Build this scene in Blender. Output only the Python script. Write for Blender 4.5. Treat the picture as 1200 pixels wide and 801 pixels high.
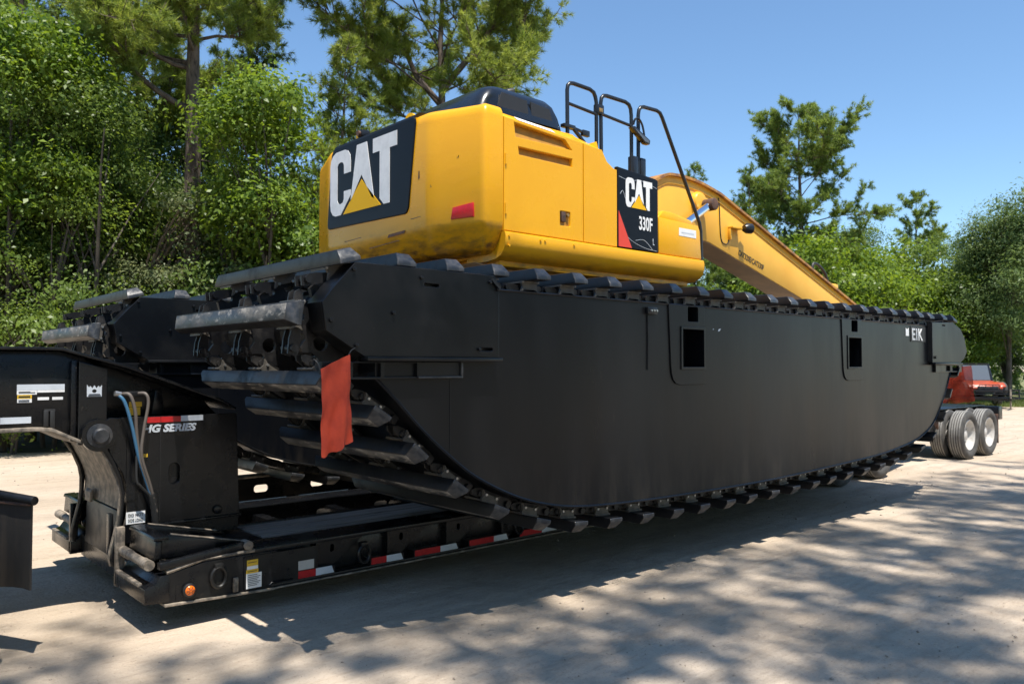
import bpy, bmesh, math, random
import numpy as np
from mathutils import Vector, Matrix, Quaternion

for o in list(bpy.data.objects):
    bpy.data.objects.remove(o, do_unlink=True)
sc = bpy.context.scene
COL = sc.collection
R = math.radians
PI = math.pi

# ------------------------------------------------------------------ camera
cd = bpy.data.cameras.new('camera'); cam = bpy.data.objects.new('camera', cd); COL.objects.link(cam)
cd.sensor_width = 36.0; cd.lens = 27.99; cd.clip_start = 0.05; cd.clip_end = 3000
yaw = R(48.4); pit = math.atan(28.5/933)
fh = Vector((math.cos(yaw), math.sin(yaw), 0)); rt = Vector((math.sin(yaw), -math.cos(yaw), 0))
fw = fh*math.cos(pit) + Vector((0, 0, 1))*math.sin(pit); up = rt.cross(fw)
cam.matrix_world = Matrix(((rt.x, up.x, -fw.x, 0), (rt.y, up.y, -fw.y, 0), (rt.z, up.z, -fw.z, 1.78), (0, 0, 0, 1)))
cd.dof.use_dof = True; cd.dof.focus_distance = 6.5; cd.dof.aperture_fstop = 3.2
sc.camera = cam

# ------------------------------------------------------------------ sky, sun, exposure
SUN = Vector((-0.11, -0.35, 1)).normalized()
w = bpy.data.worlds.new('World'); sc.world = w; w.use_nodes = True
nt = w.node_tree; bg = nt.nodes['Background']
sky = nt.nodes.new('ShaderNodeTexSky'); sky.sky_type = 'NISHITA'; sky.sun_disc = False
sky.sun_elevation = math.asin(SUN.z); sky.sun_rotation = math.atan2(SUN.x, SUN.y)
sky.air_density = 1.0; sky.dust_density = 0.0; sky.ozone_density = 3.2; sky.altitude = 60
tint = nt.nodes.new('ShaderNodeMix'); tint.data_type = 'RGBA'; tint.blend_type = 'MULTIPLY'; tint.inputs['Factor'].default_value = 1.0   # white balance of the picture
_q = [s for s in tint.inputs if s.type == 'RGBA']; _q[1].default_value = (0.88, 0.99, 1.02, 1)
nt.links.new(sky.outputs['Color'], _q[0]); nt.links.new([s for s in tint.outputs if s.type == 'RGBA'][0], bg.inputs['Color']); bg.inputs['Strength'].default_value = 0.112
sd = bpy.data.lights.new('sun', 'SUN'); so = bpy.data.objects.new('sun', sd); COL.objects.link(so)
sd.energy = 4.6; sd.angle = R(0.53); sd.color = (1.0, 0.95, 0.87)
so.rotation_mode = 'QUATERNION'; so.rotation_quaternion = SUN.to_track_quat('Z', 'Y'); so.location = (0, 0, 40)
sc.view_settings.view_transform = 'Standard'; sc.view_settings.look = 'None'
sc.view_settings.gamma = 1; sc.view_settings.exposure = 0.80; sc.view_settings.use_curve_mapping = False
sc.render.engine = 'CYCLES'
sc.cycles.max_bounces = 7; sc.cycles.diffuse_bounces = 4; sc.cycles.glossy_bounces = 3; sc.cycles.transmission_bounces = 4; sc.cycles.transparent_max_bounces = 4

# ------------------------------------------------------------------ material helpers
def _n(t, kind, **kw):
    n = t.nodes.new(kind)
    for k, v in kw.items():
        setattr(n, k, v)
    return n

def mat(name, c1, c2=None, scale=5.0, thr=(0.45, 0.65), rough=0.5, rough2=None, metal=0.0, bump=0.0, bscale=60.0,
        spec=0.5, coat=0.0, stretch=(1, 1, 1), c3=None, scale3=40.0, thr3=(0.55, 0.7), detail=6.0, zdirt=None):
    """painted / worn surface: c1 base, c2 patches by large noise, c3 specks by fine noise, zdirt=(z_hi,z_lo,colour) splashed dirt"""
    m = bpy.data.materials.new(name); m.use_nodes = True; t = m.node_tree
    b = t.nodes['Principled BSDF']; L = t.links.new
    b.inputs['Metallic'].default_value = metal; b.inputs['Specular IOR Level'].default_value = spec
    b.inputs['Roughness'].default_value = rough
    if coat: b.inputs['Coat Weight'].default_value = coat; b.inputs['Coat Roughness'].default_value = 0.12
    tc = _n(t, 'ShaderNodeTexCoord'); mp = _n(t, 'ShaderNodeMapping'); mp.inputs['Scale'].default_value = stretch
    L(tc.outputs['Object'], mp.inputs['Vector'])
    col = None
    def noise(sc_, det=detail):
        n = _n(t, 'ShaderNodeTexNoise'); n.inputs['Scale'].default_value = sc_; n.inputs['Detail'].default_value = det
        n.inputs['Roughness'].default_value = 0.62
        L(mp.outputs['Vector'], n.inputs['Vector']); return n.outputs['Fac']
    def ramp(fac, a, c):
        r = _n(t, 'ShaderNodeMapRange'); r.inputs['From Min'].default_value = a; r.inputs['From Max'].default_value = c
        L(fac, r.inputs['Value']); return r.outputs['Result']
    def mix(f, a, c):
        x = _n(t, 'ShaderNodeMix', data_type='RGBA')
        L(f, x.inputs['Factor'])
        for s, i in ((a, 'A'), (c, 'B')):
            k = [q for q in x.inputs if q.name == i and q.type == 'RGBA'][0]
            if isinstance(s, tuple): k.default_value = (*s, 1)
            else: L(s, k)
        return [q for q in x.outputs if q.type == 'RGBA'][0]
    cur = c1; b.inputs['Base Color'].default_value = (*c1, 1)
    if c2 is not None:
        f = ramp(noise(scale), *thr); cur = mix(f, cur, c2)
        if rough2 is not None:
            rr = _n(t, 'ShaderNodeMapRange'); rr.inputs['To Min'].default_value = rough; rr.inputs['To Max'].default_value = rough2
            L(f, rr.inputs['Value']); L(rr.outputs['Result'], b.inputs['Roughness'])
    if c3 is not None:
        cur = mix(ramp(noise(scale3), *thr3), cur, c3)
    if zdirt is not None:
        sx = _n(t, 'ShaderNodeSeparateXYZ'); L(tc.outputs['Object'], sx.inputs['Vector'])
        h = ramp(sx.outputs['Z'], zdirt[0], zdirt[1])
        mul = _n(t, 'ShaderNodeMath', operation='MULTIPLY'); L(h, mul.inputs[0]); L(ramp(noise(9.0), 0.42, 0.66), mul.inputs[1])
        cur = mix(mul.outputs[0], cur, zdirt[2])
    if not isinstance(cur, tuple): L(cur, b.inputs['Base Color'])
    if bump:
        bn = _n(t, 'ShaderNodeBump'); bn.inputs['Strength'].default_value = bump; bn.inputs['Distance'].default_value = 0.01
        L(noise(bscale, 4.0), bn.inputs['Height']); L(bn.outputs['Normal'], b.inputs['Normal'])
    return m

def leafmat(name, dark, light, trans=0.35, rough=0.5):
    m = bpy.data.materials.new(name); m.use_nodes = True; t = m.node_tree; L = t.links.new
    t.nodes.remove(t.nodes['Principled BSDF']); out = t.nodes['Material Output']
    g = _n(t, 'ShaderNodeNewGeometry'); tc = _n(t, 'ShaderNodeTexCoord'); oi = _n(t, 'ShaderNodeObjectInfo')
    no = _n(t, 'ShaderNodeTexNoise'); no.inputs['Scale'].default_value = 1.5; no.inputs['Detail'].default_value = 3
    L(tc.outputs['Object'], no.inputs['Vector'])
    a = _n(t, 'ShaderNodeMath', operation='MULTIPLY_ADD'); L(no.outputs['Fac'], a.inputs[0]); a.inputs[1].default_value = 2.6; a.inputs[2].default_value = -1.12
    b = _n(t, 'ShaderNodeMath', operation='MULTIPLY_ADD'); L(g.outputs['Random Per Island'], b.inputs[0]); b.inputs[1].default_value = 0.55; L(a.outputs[0], b.inputs[2])
    c = _n(t, 'ShaderNodeMath', operation='MULTIPLY_ADD'); L(oi.outputs['Random'], c.inputs[0]); c.inputs[1].default_value = 0.3; L(b.outputs[0], c.inputs[2]); c.use_clamp = True
    x = _n(t, 'ShaderNodeMix', data_type='RGBA'); L(c.outputs[0], x.inputs['Factor'])
    k = [q for q in x.inputs if q.type == 'RGBA']; k[0].default_value = (*dark, 1); k[1].default_value = (*light, 1)
    colr = [q for q in x.outputs if q.type == 'RGBA'][0]
    d = _n(t, 'ShaderNodeBsdfPrincipled'); d.inputs['Roughness'].default_value = rough; d.inputs['Specular IOR Level'].default_value = 0.35
    L(colr, d.inputs['Base Color'])
    tr = _n(t, 'ShaderNodeBsdfTranslucent')
    hs = _n(t, 'ShaderNodeHueSaturation'); hs.inputs['Hue'].default_value = 0.485; hs.inputs['Saturation'].default_value = 1.1; hs.inputs['Value'].default_value = 1.5
    L(colr, hs.inputs['Color']); L(hs.outputs['Color'], tr.inputs['Color'])
    mx = _n(t, 'ShaderNodeMixShader'); mx.inputs[0].default_value = trans
    L(d.outputs[0], mx.inputs[1]); L(tr.outputs[0], mx.inputs[2]); L(mx.outputs[0], out.inputs['Surface'])
    return m

M = {}
M['hull'] = mat('hull_black', (0.0030, 0.0040, 0.0062), (0.0070, 0.0072, 0.0080), scale=1.1, thr=(0.35, 0.7), spec=0.26, rough=0.27, rough2=0.42, stretch=(1, 1, 0.25), bump=0.35, bscale=1.3, zdirt=(1.15, 0.60, (0.024, 0.021, 0.018)),
                c3=(0.026, 0.024, 0.022), scale3=22, thr3=(0.66, 0.82))
M['cover'] = mat('cover_black', (0.0034, 0.0042, 0.0058), (0.007, 0.0072, 0.0076), scale=2.5, spec=0.33, rough=0.30, rough2=0.45, bump=0.2, bscale=2.2, c3=(0.03, 0.029, 0.027), scale3=30, thr3=(0.66, 0.82))
M['black'] = mat('black_paint', (0.004, 0.0046, 0.006), (0.011, 0.0105, 0.010), scale=6, thr=(0.5, 0.75), rough=0.42, rough2=0.65, bump=0.08, bscale=30)
M['trailer'] = mat('trailer_black', (0.0042, 0.0047, 0.006), (0.016, 0.0145, 0.012), scale=3.5, thr=(0.52, 0.8), spec=0.4, rough=0.27, rough2=0.62, bump=0.08, bscale=26,
                   c3=(0.075, 0.062, 0.048), scale3=26, thr3=(0.67, 0.80))
M['edge'] = mat('worn_edge_steel', (0.09, 0.078, 0.064), (0.34, 0.28, 0.215), scale=14, thr=(0.4, 0.65), rough=0.6, bump=0.15, bscale=60)
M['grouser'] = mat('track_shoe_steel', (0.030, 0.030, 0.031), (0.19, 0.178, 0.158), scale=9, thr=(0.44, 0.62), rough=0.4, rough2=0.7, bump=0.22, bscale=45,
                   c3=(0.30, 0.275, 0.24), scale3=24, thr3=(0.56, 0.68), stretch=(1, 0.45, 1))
M['capsteel'] = mat('shoe_end_steel', (0.028, 0.031, 0.036), (0.11, 0.105, 0.10), scale=10, thr=(0.45, 0.7), rough=0.35, rough2=0.6, bump=0.1)
M['link'] = mat('chain_link_steel', (0.006, 0.006, 0.007), (0.026, 0.023, 0.020), scale=9, thr=(0.5, 0.75), rough=0.45, rough2=0.7, bump=0.1)
M['linklight'] = mat('chain_bracket_steel', (0.10, 0.09, 0.076), (0.035, 0.033, 0.03), scale=14, thr=(0.45, 0.7), rough=0.5, bump=0.1)
M['bolt'] = mat('zinc_bolt', (0.45, 0.45, 0.44), rough=0.35, metal=0.8)
M['yellow'] = mat('machine_yellow', (0.82, 0.405, 0.011), (0.79, 0.378, 0.011), scale=3.0, thr=(0.4, 0.7), spec=0.35, rough=0.25, rough2=0.34, bump=0.02, bscale=12,
                  c3=(0.40, 0.18, 0.03), scale3=34, thr3=(0.70, 0.80))
M['yellowcw'] = mat('counterweight_yellow', (0.81, 0.392, 0.011), (0.77, 0.358, 0.011), scale=1.6, thr=(0.4, 0.7), spec=0.4, rough=0.24, rough2=0.34, bump=0.25, bscale=1.6, stretch=(1, 0.5, 1.6),
                    c3=(0.30, 0.14, 0.03), scale3=15, thr3=(0.735, 0.775), zdirt=(3.16, 2.86, (0.22, 0.105, 0.03)))
M['yellowdirty'] = mat('skirt_yellow_worn', (0.82, 0.405, 0.011), (0.77, 0.36, 0.011), scale=3, thr=(0.45, 0.7), spec=0.35, rough=0.28, rough2=0.5, bump=0.05, bscale=14,
                       c3=(0.25, 0.13, 0.04), scale3=10, thr3=(0.71, 0.76), zdirt=(2.84, 2.70, (0.22, 0.125, 0.05)), stretch=(0.5, 1, 1.6))
M['boom'] = mat('boom_yellow', (0.86, 0.45, 0.035), (0.80, 0.40, 0.035), scale=1.6, thr=(0.4, 0.7), rough=0.36, rough2=0.5, bump=0.03, bscale=10, c3=(0.45, 0.24, 0.08), scale3=20, thr3=(0.68, 0.8))
M['boomrust'] = mat('boom_edge_worn', (0.55, 0.26, 0.04), (0.24, 0.11, 0.045), scale=6, thr=(0.4, 0.6), rough=0.5, bump=0.1)
M['boomunder'] = mat('underside_ground_lit_dusty', (0.62, 0.42, 0.26), (0.48, 0.33, 0.22), scale=2, thr=(0.4, 0.6), rough=0.7, bump=0.1)  # tan with ground bounce painted in for the boom underside; grime on belly plate
M['decal'] = mat('navy_decal', (0.0065, 0.008, 0.012), (0.010, 0.012, 0.016), scale=8, thr=(0.4, 0.7), spec=0.16, rough=0.34, rough2=0.42, c3=(0.05, 0.055, 0.06), scale3=24, thr3=(0.70, 0.82), stretch=(1, 1, 5))
M['white'] = mat('white_vinyl', (0.82, 0.82, 0.81), (0.72, 0.72, 0.71), scale=8, rough=0.45, spec=0.3)
M['greyvinyl'] = mat('grey_vinyl', (0.58, 0.62, 0.67), (0.50, 0.54, 0.58), scale=6, rough=0.35)
M['logoyellow'] = mat('logo_yellow', (0.84, 0.46, 0.010), rough=0.5, spec=0.15)
M['red'] = mat('red_reflector', (0.50, 0.012, 0.015), (0.38, 0.01, 0.014), scale=20, rough=0.25)
M['wedge'] = mat('red_wedge_vinyl', (0.72, 0.06, 0.03), rough=0.3)
M['hood'] = mat('hood_dark_plastic', (0.007, 0.009, 0.013), (0.011, 0.013, 0.018), scale=4, rough=0.20, rough2=0.3, coat=0.3, bump=0.03, bscale=6)
M['rail'] = mat('handrail_black', (0.014, 0.016, 0.02), rough=0.3)
M['vent'] = mat('vent_inner_shaded', (0.42, 0.20, 0.02), (0.30, 0.15, 0.02), scale=10, rough=0.55)  # body yellow darkened, recess shade put into the colour
M['chrome'] = mat('chrome_rod', (0.78, 0.80, 0.83), rough=0.12, metal=1.0)
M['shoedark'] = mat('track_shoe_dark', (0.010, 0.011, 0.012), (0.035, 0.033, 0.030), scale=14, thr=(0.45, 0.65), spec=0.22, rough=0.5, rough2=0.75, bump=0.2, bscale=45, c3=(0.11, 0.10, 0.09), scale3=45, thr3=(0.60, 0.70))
M['rust'] = mat('rusty_steel', (0.12, 0.06, 0.035), (0.05, 0.03, 0.025), scale=12, rough=0.7, bump=0.2)
M['flag'] = mat('red_flag_mesh', (0.58, 0.060, 0.020), (0.44, 0.040, 0.016), scale=9, thr=(0.4, 0.7), rough=0.75, bump=0.3, bscale=220, c3=(0.10, 0.03, 0.03), scale3=10, thr3=(0.68, 0.74))
M['rubber'] = mat('tyre_rubber', (0.045, 0.043, 0.040), (0.10, 0.092, 0.082), scale=6, thr=(0.4, 0.7), rough=0.75, rough2=0.9, bump=0.1)
M['tread'] = mat('tyre_tread_dusty', (0.27, 0.26, 0.24), (0.17, 0.162, 0.15), scale=9, thr=(0.4, 0.7), rough=0.9, bump=0.15)
M['rim'] = mat('rim_white', (0.50, 0.48, 0.45), (0.34, 0.31, 0.27), scale=9, thr=(0.5, 0.75), rough=0.4)
M['flap'] = mat('mud_flap_rubber', (0.026, 0.024, 0.022), (0.075, 0.058, 0.042), scale=7, thr=(0.45, 0.75), rough=0.65, rough2=0.85, bump=0.1, stretch=(1, 1, 0.3))
M['plank'] = mat('deck_plank_wood', (0.17, 0.135, 0.105), (0.30, 0.245, 0.195), scale=7, thr=(0.4, 0.7), rough=0.85, bump=0.4, bscale=30, stretch=(0.25, 3, 1), c3=(0.03, 0.026, 0.024), scale3=14, thr3=(0.6, 0.7))
M['amber'] = mat('amber_lens', (0.80, 0.17, 0.01), (0.60, 0.10, 0.01), scale=60, rough=0.2)
M['hoseblue'] = mat('blue_hose', (0.05, 0.15, 0.26), rough=0.4)
M['hosegrey'] = mat('grey_hose', (0.12, 0.10, 0.085), rough=0.6)
M['hoseblack'] = mat('black_hose', (0.02, 0.02, 0.02), rough=0.5)
M['brass'] = mat('dusty_brass', (0.35, 0.22, 0.08), rough=0.45, metal=0.4)
M['cautionyellow'] = mat('caution_yellow', (0.72, 0.45, 0.03), rough=0.4)
M['print'] = mat('black_print', (0.02, 0.02, 0.02), rough=0.5)
M['orange'] = mat('utv_orange', (0.42, 0.065, 0.022), (0.30, 0.05, 0.02), scale=5, rough=0.35)
M['glass'] = mat('dark_glass', (0.10, 0.12, 0.14), rough=0.08)
M['bark'] = mat('pine_bark', (0.075, 0.055, 0.043), (0.15, 0.115, 0.092), scale=7, thr=(0.4, 0.62), rough=0.95, bump=0.9, bscale=14, stretch=(1, 1, 0.22), c3=(0.035, 0.026, 0.022), scale3=16, thr3=(0.55, 0.66))
M['barkgrey'] = mat('grey_bark', (0.055, 0.045, 0.036), (0.11, 0.092, 0.075), scale=6, thr=(0.4, 0.65), rough=0.95, bump=0.6, bscale=20, stretch=(1, 1, 0.3))
M['pinegreen'] = leafmat('pine_needles_green', (0.075, 0.135, 0.030), (0.24, 0.31, 0.070), 0.50)
M['pinegold'] = leafmat('pine_needles_olive', (0.105, 0.165, 0.030), (0.29, 0.345, 0.078), 0.50)
M['leafmid'] = leafmat('leaf_mid_green', (0.045, 0.090, 0.018), (0.185, 0.260, 0.050), 0.48, 0.42)
M['leafbright'] = leafmat('leaf_bright_green', (0.055, 0.115, 0.016), (0.20, 0.285, 0.042), 0.45, 0.42)
M['leafdark'] = leafmat('leaf_dark_green', (0.036, 0.074, 0.020), (0.140, 0.205, 0.050), 0.45, 0.4)
M['leafvine'] = leafmat('leaf_vine_pale', (0.075, 0.110, 0.040), (0.26, 0.29, 0.14), 0.40, 0.4)
M['leafwillow'] = leafmat('leaf_willow_grey', (0.060, 0.110, 0.034), (0.180, 0.250, 0.085), 0.45, 0.5)
M['grassblade'] = leafmat('grass_blades', (0.05, 0.085, 0.015), (0.17, 0.20, 0.05), 0.3, 0.6)
M['twig'] = mat('dry_twig', (0.16, 0.12, 0.085), (0.10, 0.075, 0.055), scale=8, rough=0.9)

def ground_material():
    m = bpy.data.materials.new('sandy_caliche'); m.use_nodes = True; t = m.node_tree; L = t.links.new; b = t.nodes['Principled BSDF']
    tc = _n(t, 'ShaderNodeTexCoord')
    def noise(s, d, st=(1, 1, 1), rot=0.0, ro=0.6):
        mp = _n(t, 'ShaderNodeMapping'); mp.inputs['Scale'].default_value = st; mp.inputs['Rotation'].default_value = (0, 0, rot); L(tc.outputs['Object'], mp.inputs['Vector'])
        n = _n(t, 'ShaderNodeTexNoise'); n.inputs['Scale'].default_value = s; n.inputs['Detail'].default_value = d; n.inputs['Roughness'].default_value = ro
        L(mp.outputs['Vector'], n.inputs['Vector']); return n.outputs['Fac']
    def rg(f, a, c, lo=0., hi=1.):
        r = _n(t, 'ShaderNodeMapRange'); r.inputs['From Min'].default_value = a; r.inputs['From Max'].default_value = c
        r.inputs['To Min'].default_value = lo; r.inputs['To Max'].default_value = hi; L(f, r.inputs['Value']); return r.outputs['Result']
    def mix(f, a, c):
        x = _n(t, 'ShaderNodeMix', data_type='RGBA'); L(f, x.inputs['Factor'])
        k = [q for q in x.inputs if q.type == 'RGBA']
        for s, q in ((a, k[0]), (c, k[1])):
            if isinstance(s, tuple): q.default_value = (*s, 1)
            else: L(s, q)
        return [q for q in x.outputs if q.type == 'RGBA'][0]
    c = mix(rg(noise(0.55, 6), 0.35, 0.68), (0.43, 0.345, 0.258), (0.52, 0.435, 0.345))
    c = mix(rg(noise(2.2, 8), 0.52, 0.74, 0, 0.75), c, (0.29, 0.232, 0.175))
    c = mix(rg(noise(1.3, 5, (0.12, 2.2, 1), R(-14)), 0.50, 0.68, 0, 0.6), c, (0.32, 0.26, 0.196))      # old wheel tracks
    c = mix(rg(noise(26, 6), 0.56, 0.72, 0, 0.7), c, (0.50, 0.425, 0.335))
    c = mix(rg(noise(9, 8, (0.5, 1.6, 1), R(-14), 0.7), 0.52, 0.70, 0, 0.55), c, (0.30, 0.235, 0.172))
    c = mix(rg(noise(60, 4), 0.58, 0.70, 0, 0.6), c, (0.25, 0.20, 0.155))
    L(c, b.inputs['Base Color']); b.inputs['Roughness'].default_value = 0.95; b.inputs['Specular IOR Level'].default_value = 0.15
    a1 = _n(t, 'ShaderNodeMath', operation='MULTIPLY_ADD'); L(noise(38, 5), a1.inputs[0]); a1.inputs[1].default_value = 0.35; L(noise(4.5, 8), a1.inputs[2])
    a2 = _n(t, 'ShaderNodeMath', operation='MULTIPLY_ADD'); L(noise(1.1, 5, (0.12, 2.6, 1), R(-14)), a2.inputs[0]); a2.inputs[1].default_value = 1.2; L(a1.outputs[0], a2.inputs[2])
    bn = _n(t, 'ShaderNodeBump'); bn.inputs['Strength'].default_value = 0.85; bn.inputs['Distance'].default_value = 0.04
    L(a2.outputs[0], bn.inputs['Height']); L(bn.outputs['Normal'], b.inputs['Normal'])
    return m
M['ground'] = ground_material()
M['pebble'] = mat('pebble_stone', (0.40, 0.33, 0.26), (0.27, 0.22, 0.175), scale=3, thr=(0.4, 0.6), rough=0.9)
M['grass'] = mat('lawn_soil', (0.10, 0.125, 0.035), (0.20, 0.185, 0.075), scale=0.8, thr=(0.4, 0.65), rough=0.95, bump=0.6, bscale=14)
M['litter'] = mat('forest_floor', (0.10, 0.072, 0.045), (0.05, 0.06, 0.025), scale=1.5, thr=(0.4, 0.6), rough=0.95, bump=0.6, bscale=10)

# ------------------------------------------------------------------ mesh helpers
class MB:
    def __init__(s): s.v = []; s.f = []
    def add(s, vs, fs):
        k = len(s.v); s.v += [tuple(v) for v in vs]; s.f += [tuple(i+k for i in f) for f in fs]; return s
    def box(s, x0, x1, y0, y1, z0, z1):
        return s.add([(x0, y0, z0), (x1, y0, z0), (x1, y1, z0), (x0, y1, z0), (x0, y0, z1), (x1, y0, z1), (x1, y1, z1), (x0, y1, z1)],
                     [(0, 3, 2, 1), (4, 5, 6, 7), (0, 1, 5, 4), (1, 2, 6, 5), (2, 3, 7, 6), (3, 0, 4, 7)])
    def bar(s, p, q, w, h, upv=(0, 0, 1)):
        p = Vector(p); q = Vector(q); d = (q-p).normalized(); sd_ = d.cross(Vector(upv)).normalized(); u = sd_.cross(d)
        vs = [e + sd_*a*w/2 + u*c*h/2 for e in (p, q) for a, c in ((-1, -1), (1, -1), (1, 1), (-1, 1))]
        return s.add(vs, [(0, 1, 2, 3), (7, 6, 5, 4), (0, 4, 5, 1), (1, 5, 6, 2), (2, 6, 7, 3), (3, 7, 4, 0)])
    def prism(s, poly, axis, a, b):
        def m(u, v, t): return {'y': (u, t, v), 'x': (t, u, v), 'z': (u, v, t)}[axis]
        n = len(poly)
        return s.add([m(u, v, a) for u, v in poly] + [m(u, v, b) for u, v in poly],
                     [tuple(range(n)), tuple(range(2*n-1, n-1, -1))] + [(i, i+n, (i+1) % n+n, (i+1) % n) for i in range(n)])
    def cyl(s, p, q, r, r2=None, n=16):
        r2 = r if r2 is None else r2; p = Vector(p); q = Vector(q); d = (q-p).normalized()
        a = d.orthogonal().normalized(); c = d.cross(a); vs = []
        for e, rr in ((p, r), (q, r2)):
            vs += [e + (a*math.cos(2*PI*i/n) + c*math.sin(2*PI*i/n))*rr for i in range(n)]
        return s.add(vs, [tuple(range(n-1, -1, -1)), tuple(range(n, 2*n))] + [(i, (i+1) % n, (i+1) % n+n, i+n) for i in range(n)])
    def tube(s, path, r, n=8, closed=False):
        P = [Vector(p) for p in path]; k = len(P); rs = r if isinstance(r, (list, tuple)) else [r]*k
        ref = None; rings = []
        for i, p in enumerate(P):
            d = (P[min(i+1, k-1)] - P[max(i-1, 0)]) if not closed else (P[(i+1) % k]-P[i-1])
            d = d.normalized() if d.length > 1e-9 else Vector((0, 0, 1))
            if ref is None: ref = d.orthogonal().normalized()
            ref = (ref - d*ref.dot(d)); ref = ref.normalized() if ref.length > 1e-6 else d.orthogonal().normalized()
            c = d.cross(ref)
            rings.append([p + (ref*math.cos(2*PI*j/n) + c*math.sin(2*PI*j/n))*rs[i] for j in range(n)])
        vs = [v for g in rings for v in g]; fs = []
        for i in range(k if closed else k-1):
            a = i*n; b = ((i+1) % k)*n
            fs += [(a+j, a+(j+1) % n, b+(j+1) % n, b+j) for j in range(n)]
        if not closed: fs += [tuple(range(n-1, -1, -1)), tuple(range((k-1)*n, k*n))]
        return s.add(vs, fs)
    def lathe(s, prof, o, axis, n=32):
        o = Vector(o); d = Vector(axis).normalized(); a = d.orthogonal().normalized(); c = d.cross(a); k = len(prof); vs = []
        for i in range(n):
            e = a*math.cos(2*PI*i/n) + c*math.sin(2*PI*i/n)
            vs += [o + d*h + e*r for r, h in prof]
        return s.add(vs, [(i*k+j, i*k+(j+1) % k, ((i+1) % n)*k+(j+1) % k, ((i+1) % n)*k+j) for i in range(n) for j in range(k)])
    def mesh(s, name, bevel=0.0, smooth=32, seg=2, flip=True):
        me = bpy.data.meshes.new(name); me.from_pydata(s.v, [], s.f)
        bm = bmesh.new(); bm.from_mesh(me)
        if flip: bmesh.ops.recalc_face_normals(bm, faces=bm.faces)
        if bevel:
            es = [e for e in bm.edges if len(e.link_faces) == 2 and e.calc_face_angle(0) > R(28)]
            bmesh.ops.bevel(bm, geom=es, offset=bevel, segments=seg, affect='EDGES', profile=0.5, clamp_overlap=True)
        bm.to_mesh(me); bm.free(); finish(me, smooth); return me

def finish(me, smooth=32):
    if smooth:
        me.polygons.foreach_set('use_smooth', [True]*len(me.polygons))
        me.set_sharp_from_angle(angle=R(smooth))
    me.update()

ROOT = {}
def thing(name, label, cat, loc=(0, 0, 0), group=None, rz=0.0, local=False):
    o = bpy.data.objects.new(name, None); COL.objects.link(o); o.location = loc; o.rotation_euler = (0, 0, rz); o.empty_display_size = 0.3
    tag(o, label, cat, group)
    if not local: ROOT[o.name] = Matrix.Translation(-Vector(loc))
    return o
def tag(o, label=None, cat=None, group=None, kind=None):
    for k, v in (('label', label), ('category', cat), ('group', group), ('kind', kind)):
        if v: o[k] = v
    return o
def put(name, me, m, parent=None, MX=None, label=None):
    """link a mesh as one object; meshes of parts are in world coordinates unless MX places them"""
    if isinstance(me, MB): me = me.mesh(name)
    if m is not None and len(me.materials) == 0: me.materials.append(M[m] if isinstance(m, str) else m)
    o = bpy.data.objects.new(name, me); COL.objects.link(o)
    if parent is not None:
        o.parent = parent
        if parent.name in ROOT: o.matrix_parent_inverse = ROOT[parent.name]
    if MX is not None: o.matrix_basis = MX
    if label: o['label'] = label
    return o

def curve_mesh(splines, t, bevel=0.0):
    cu = bpy.data.curves.new('c', 'CURVE'); cu.dimensions = '2D'; cu.fill_mode = 'BOTH'; cu.extrude = max(t/2-bevel, 0)
    if bevel: cu.bevel_depth = bevel; cu.bevel_resolution = 1; cu.offset = -bevel
    for pts in splines:
        sp = cu.splines.new('POLY'); sp.points.add(len(pts)-1); sp.use_cyclic_u = True
        for p, (a, b) in zip(sp.points, pts): p.co = (a, b, 0, 1)
    ob = bpy.data.objects.new('c', cu); me = bpy.data.meshes.new_from_object(ob)
    bpy.data.objects.remove(ob); bpy.data.curves.remove(cu); return me
def plate(outer, holes, t, plane, at, bevel=0.0, smooth=30):
    """flat plate with real holes. plane 'xz' : faces -y, its near face at y=at ; 'yz' : faces -x, local x runs along -y ; 'xy': lies flat, top at z=at"""
    me = curve_mesh([outer]+list(holes), t, bevel)
    n = len(me.vertices); co = np.empty(n*3, 'f'); me.vertices.foreach_get('co', co); co = co.reshape(-1, 3); o = np.empty_like(co)
    if plane == 'xz': o[:, 0] = co[:, 0]; o[:, 2] = co[:, 1]; o[:, 1] = at + t/2 - co[:, 2]
    elif plane == 'yz': o[:, 1] = -co[:, 0]; o[:, 2] = co[:, 1]; o[:, 0] = at + t/2 - co[:, 2]
    else: o[:, :2] = co[:, :2]; o[:, 2] = at - t/2 + co[:, 2]
    me.vertices.foreach_set('co', o.ravel()); finish(me, smooth); return me
def text_mesh(s, size, t, plane, at, pos, bold=0.0, shear=0.0, xs=1.0, align='LEFT', spacing=1.0, slope=0.0):
    cu = bpy.data.curves.new('t', 'FONT'); cu.body = s; cu.size = size; cu.extrude = t/2; cu.offset = bold; cu.shear = shear; cu.align_x = align; cu.space_character = spacing
    cu.resolution_u = 3
    ob = bpy.data.objects.new('t', cu); me = bpy.data.meshes.new_from_object(ob); bpy.data.objects.remove(ob)
    n = len(me.vertices); co = np.empty(n*3, 'f'); me.vertices.foreach_get('co', co); co = co.reshape(-1, 3); o = np.empty_like(co)
    a = co[:, 0]*xs; b = co[:, 1]; ca, sa = math.cos(slope), math.sin(slope); a, b = a*ca-b*sa, a*sa+b*ca
    if plane == 'xz': o[:, 0] = pos[0]+a; o[:, 2] = pos[1]+b; o[:, 1] = at - co[:, 2]
    else: o[:, 1] = pos[0]-a; o[:, 2] = pos[1]+b; o[:, 0] = at - co[:, 2]
    me.vertices.foreach_set('co', o.ravel()); me.update(); return me
def rect(a0, a1, b0, b1): return [(a0, b0), (a1, b0), (a1, b1), (a0, b1)]
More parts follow.
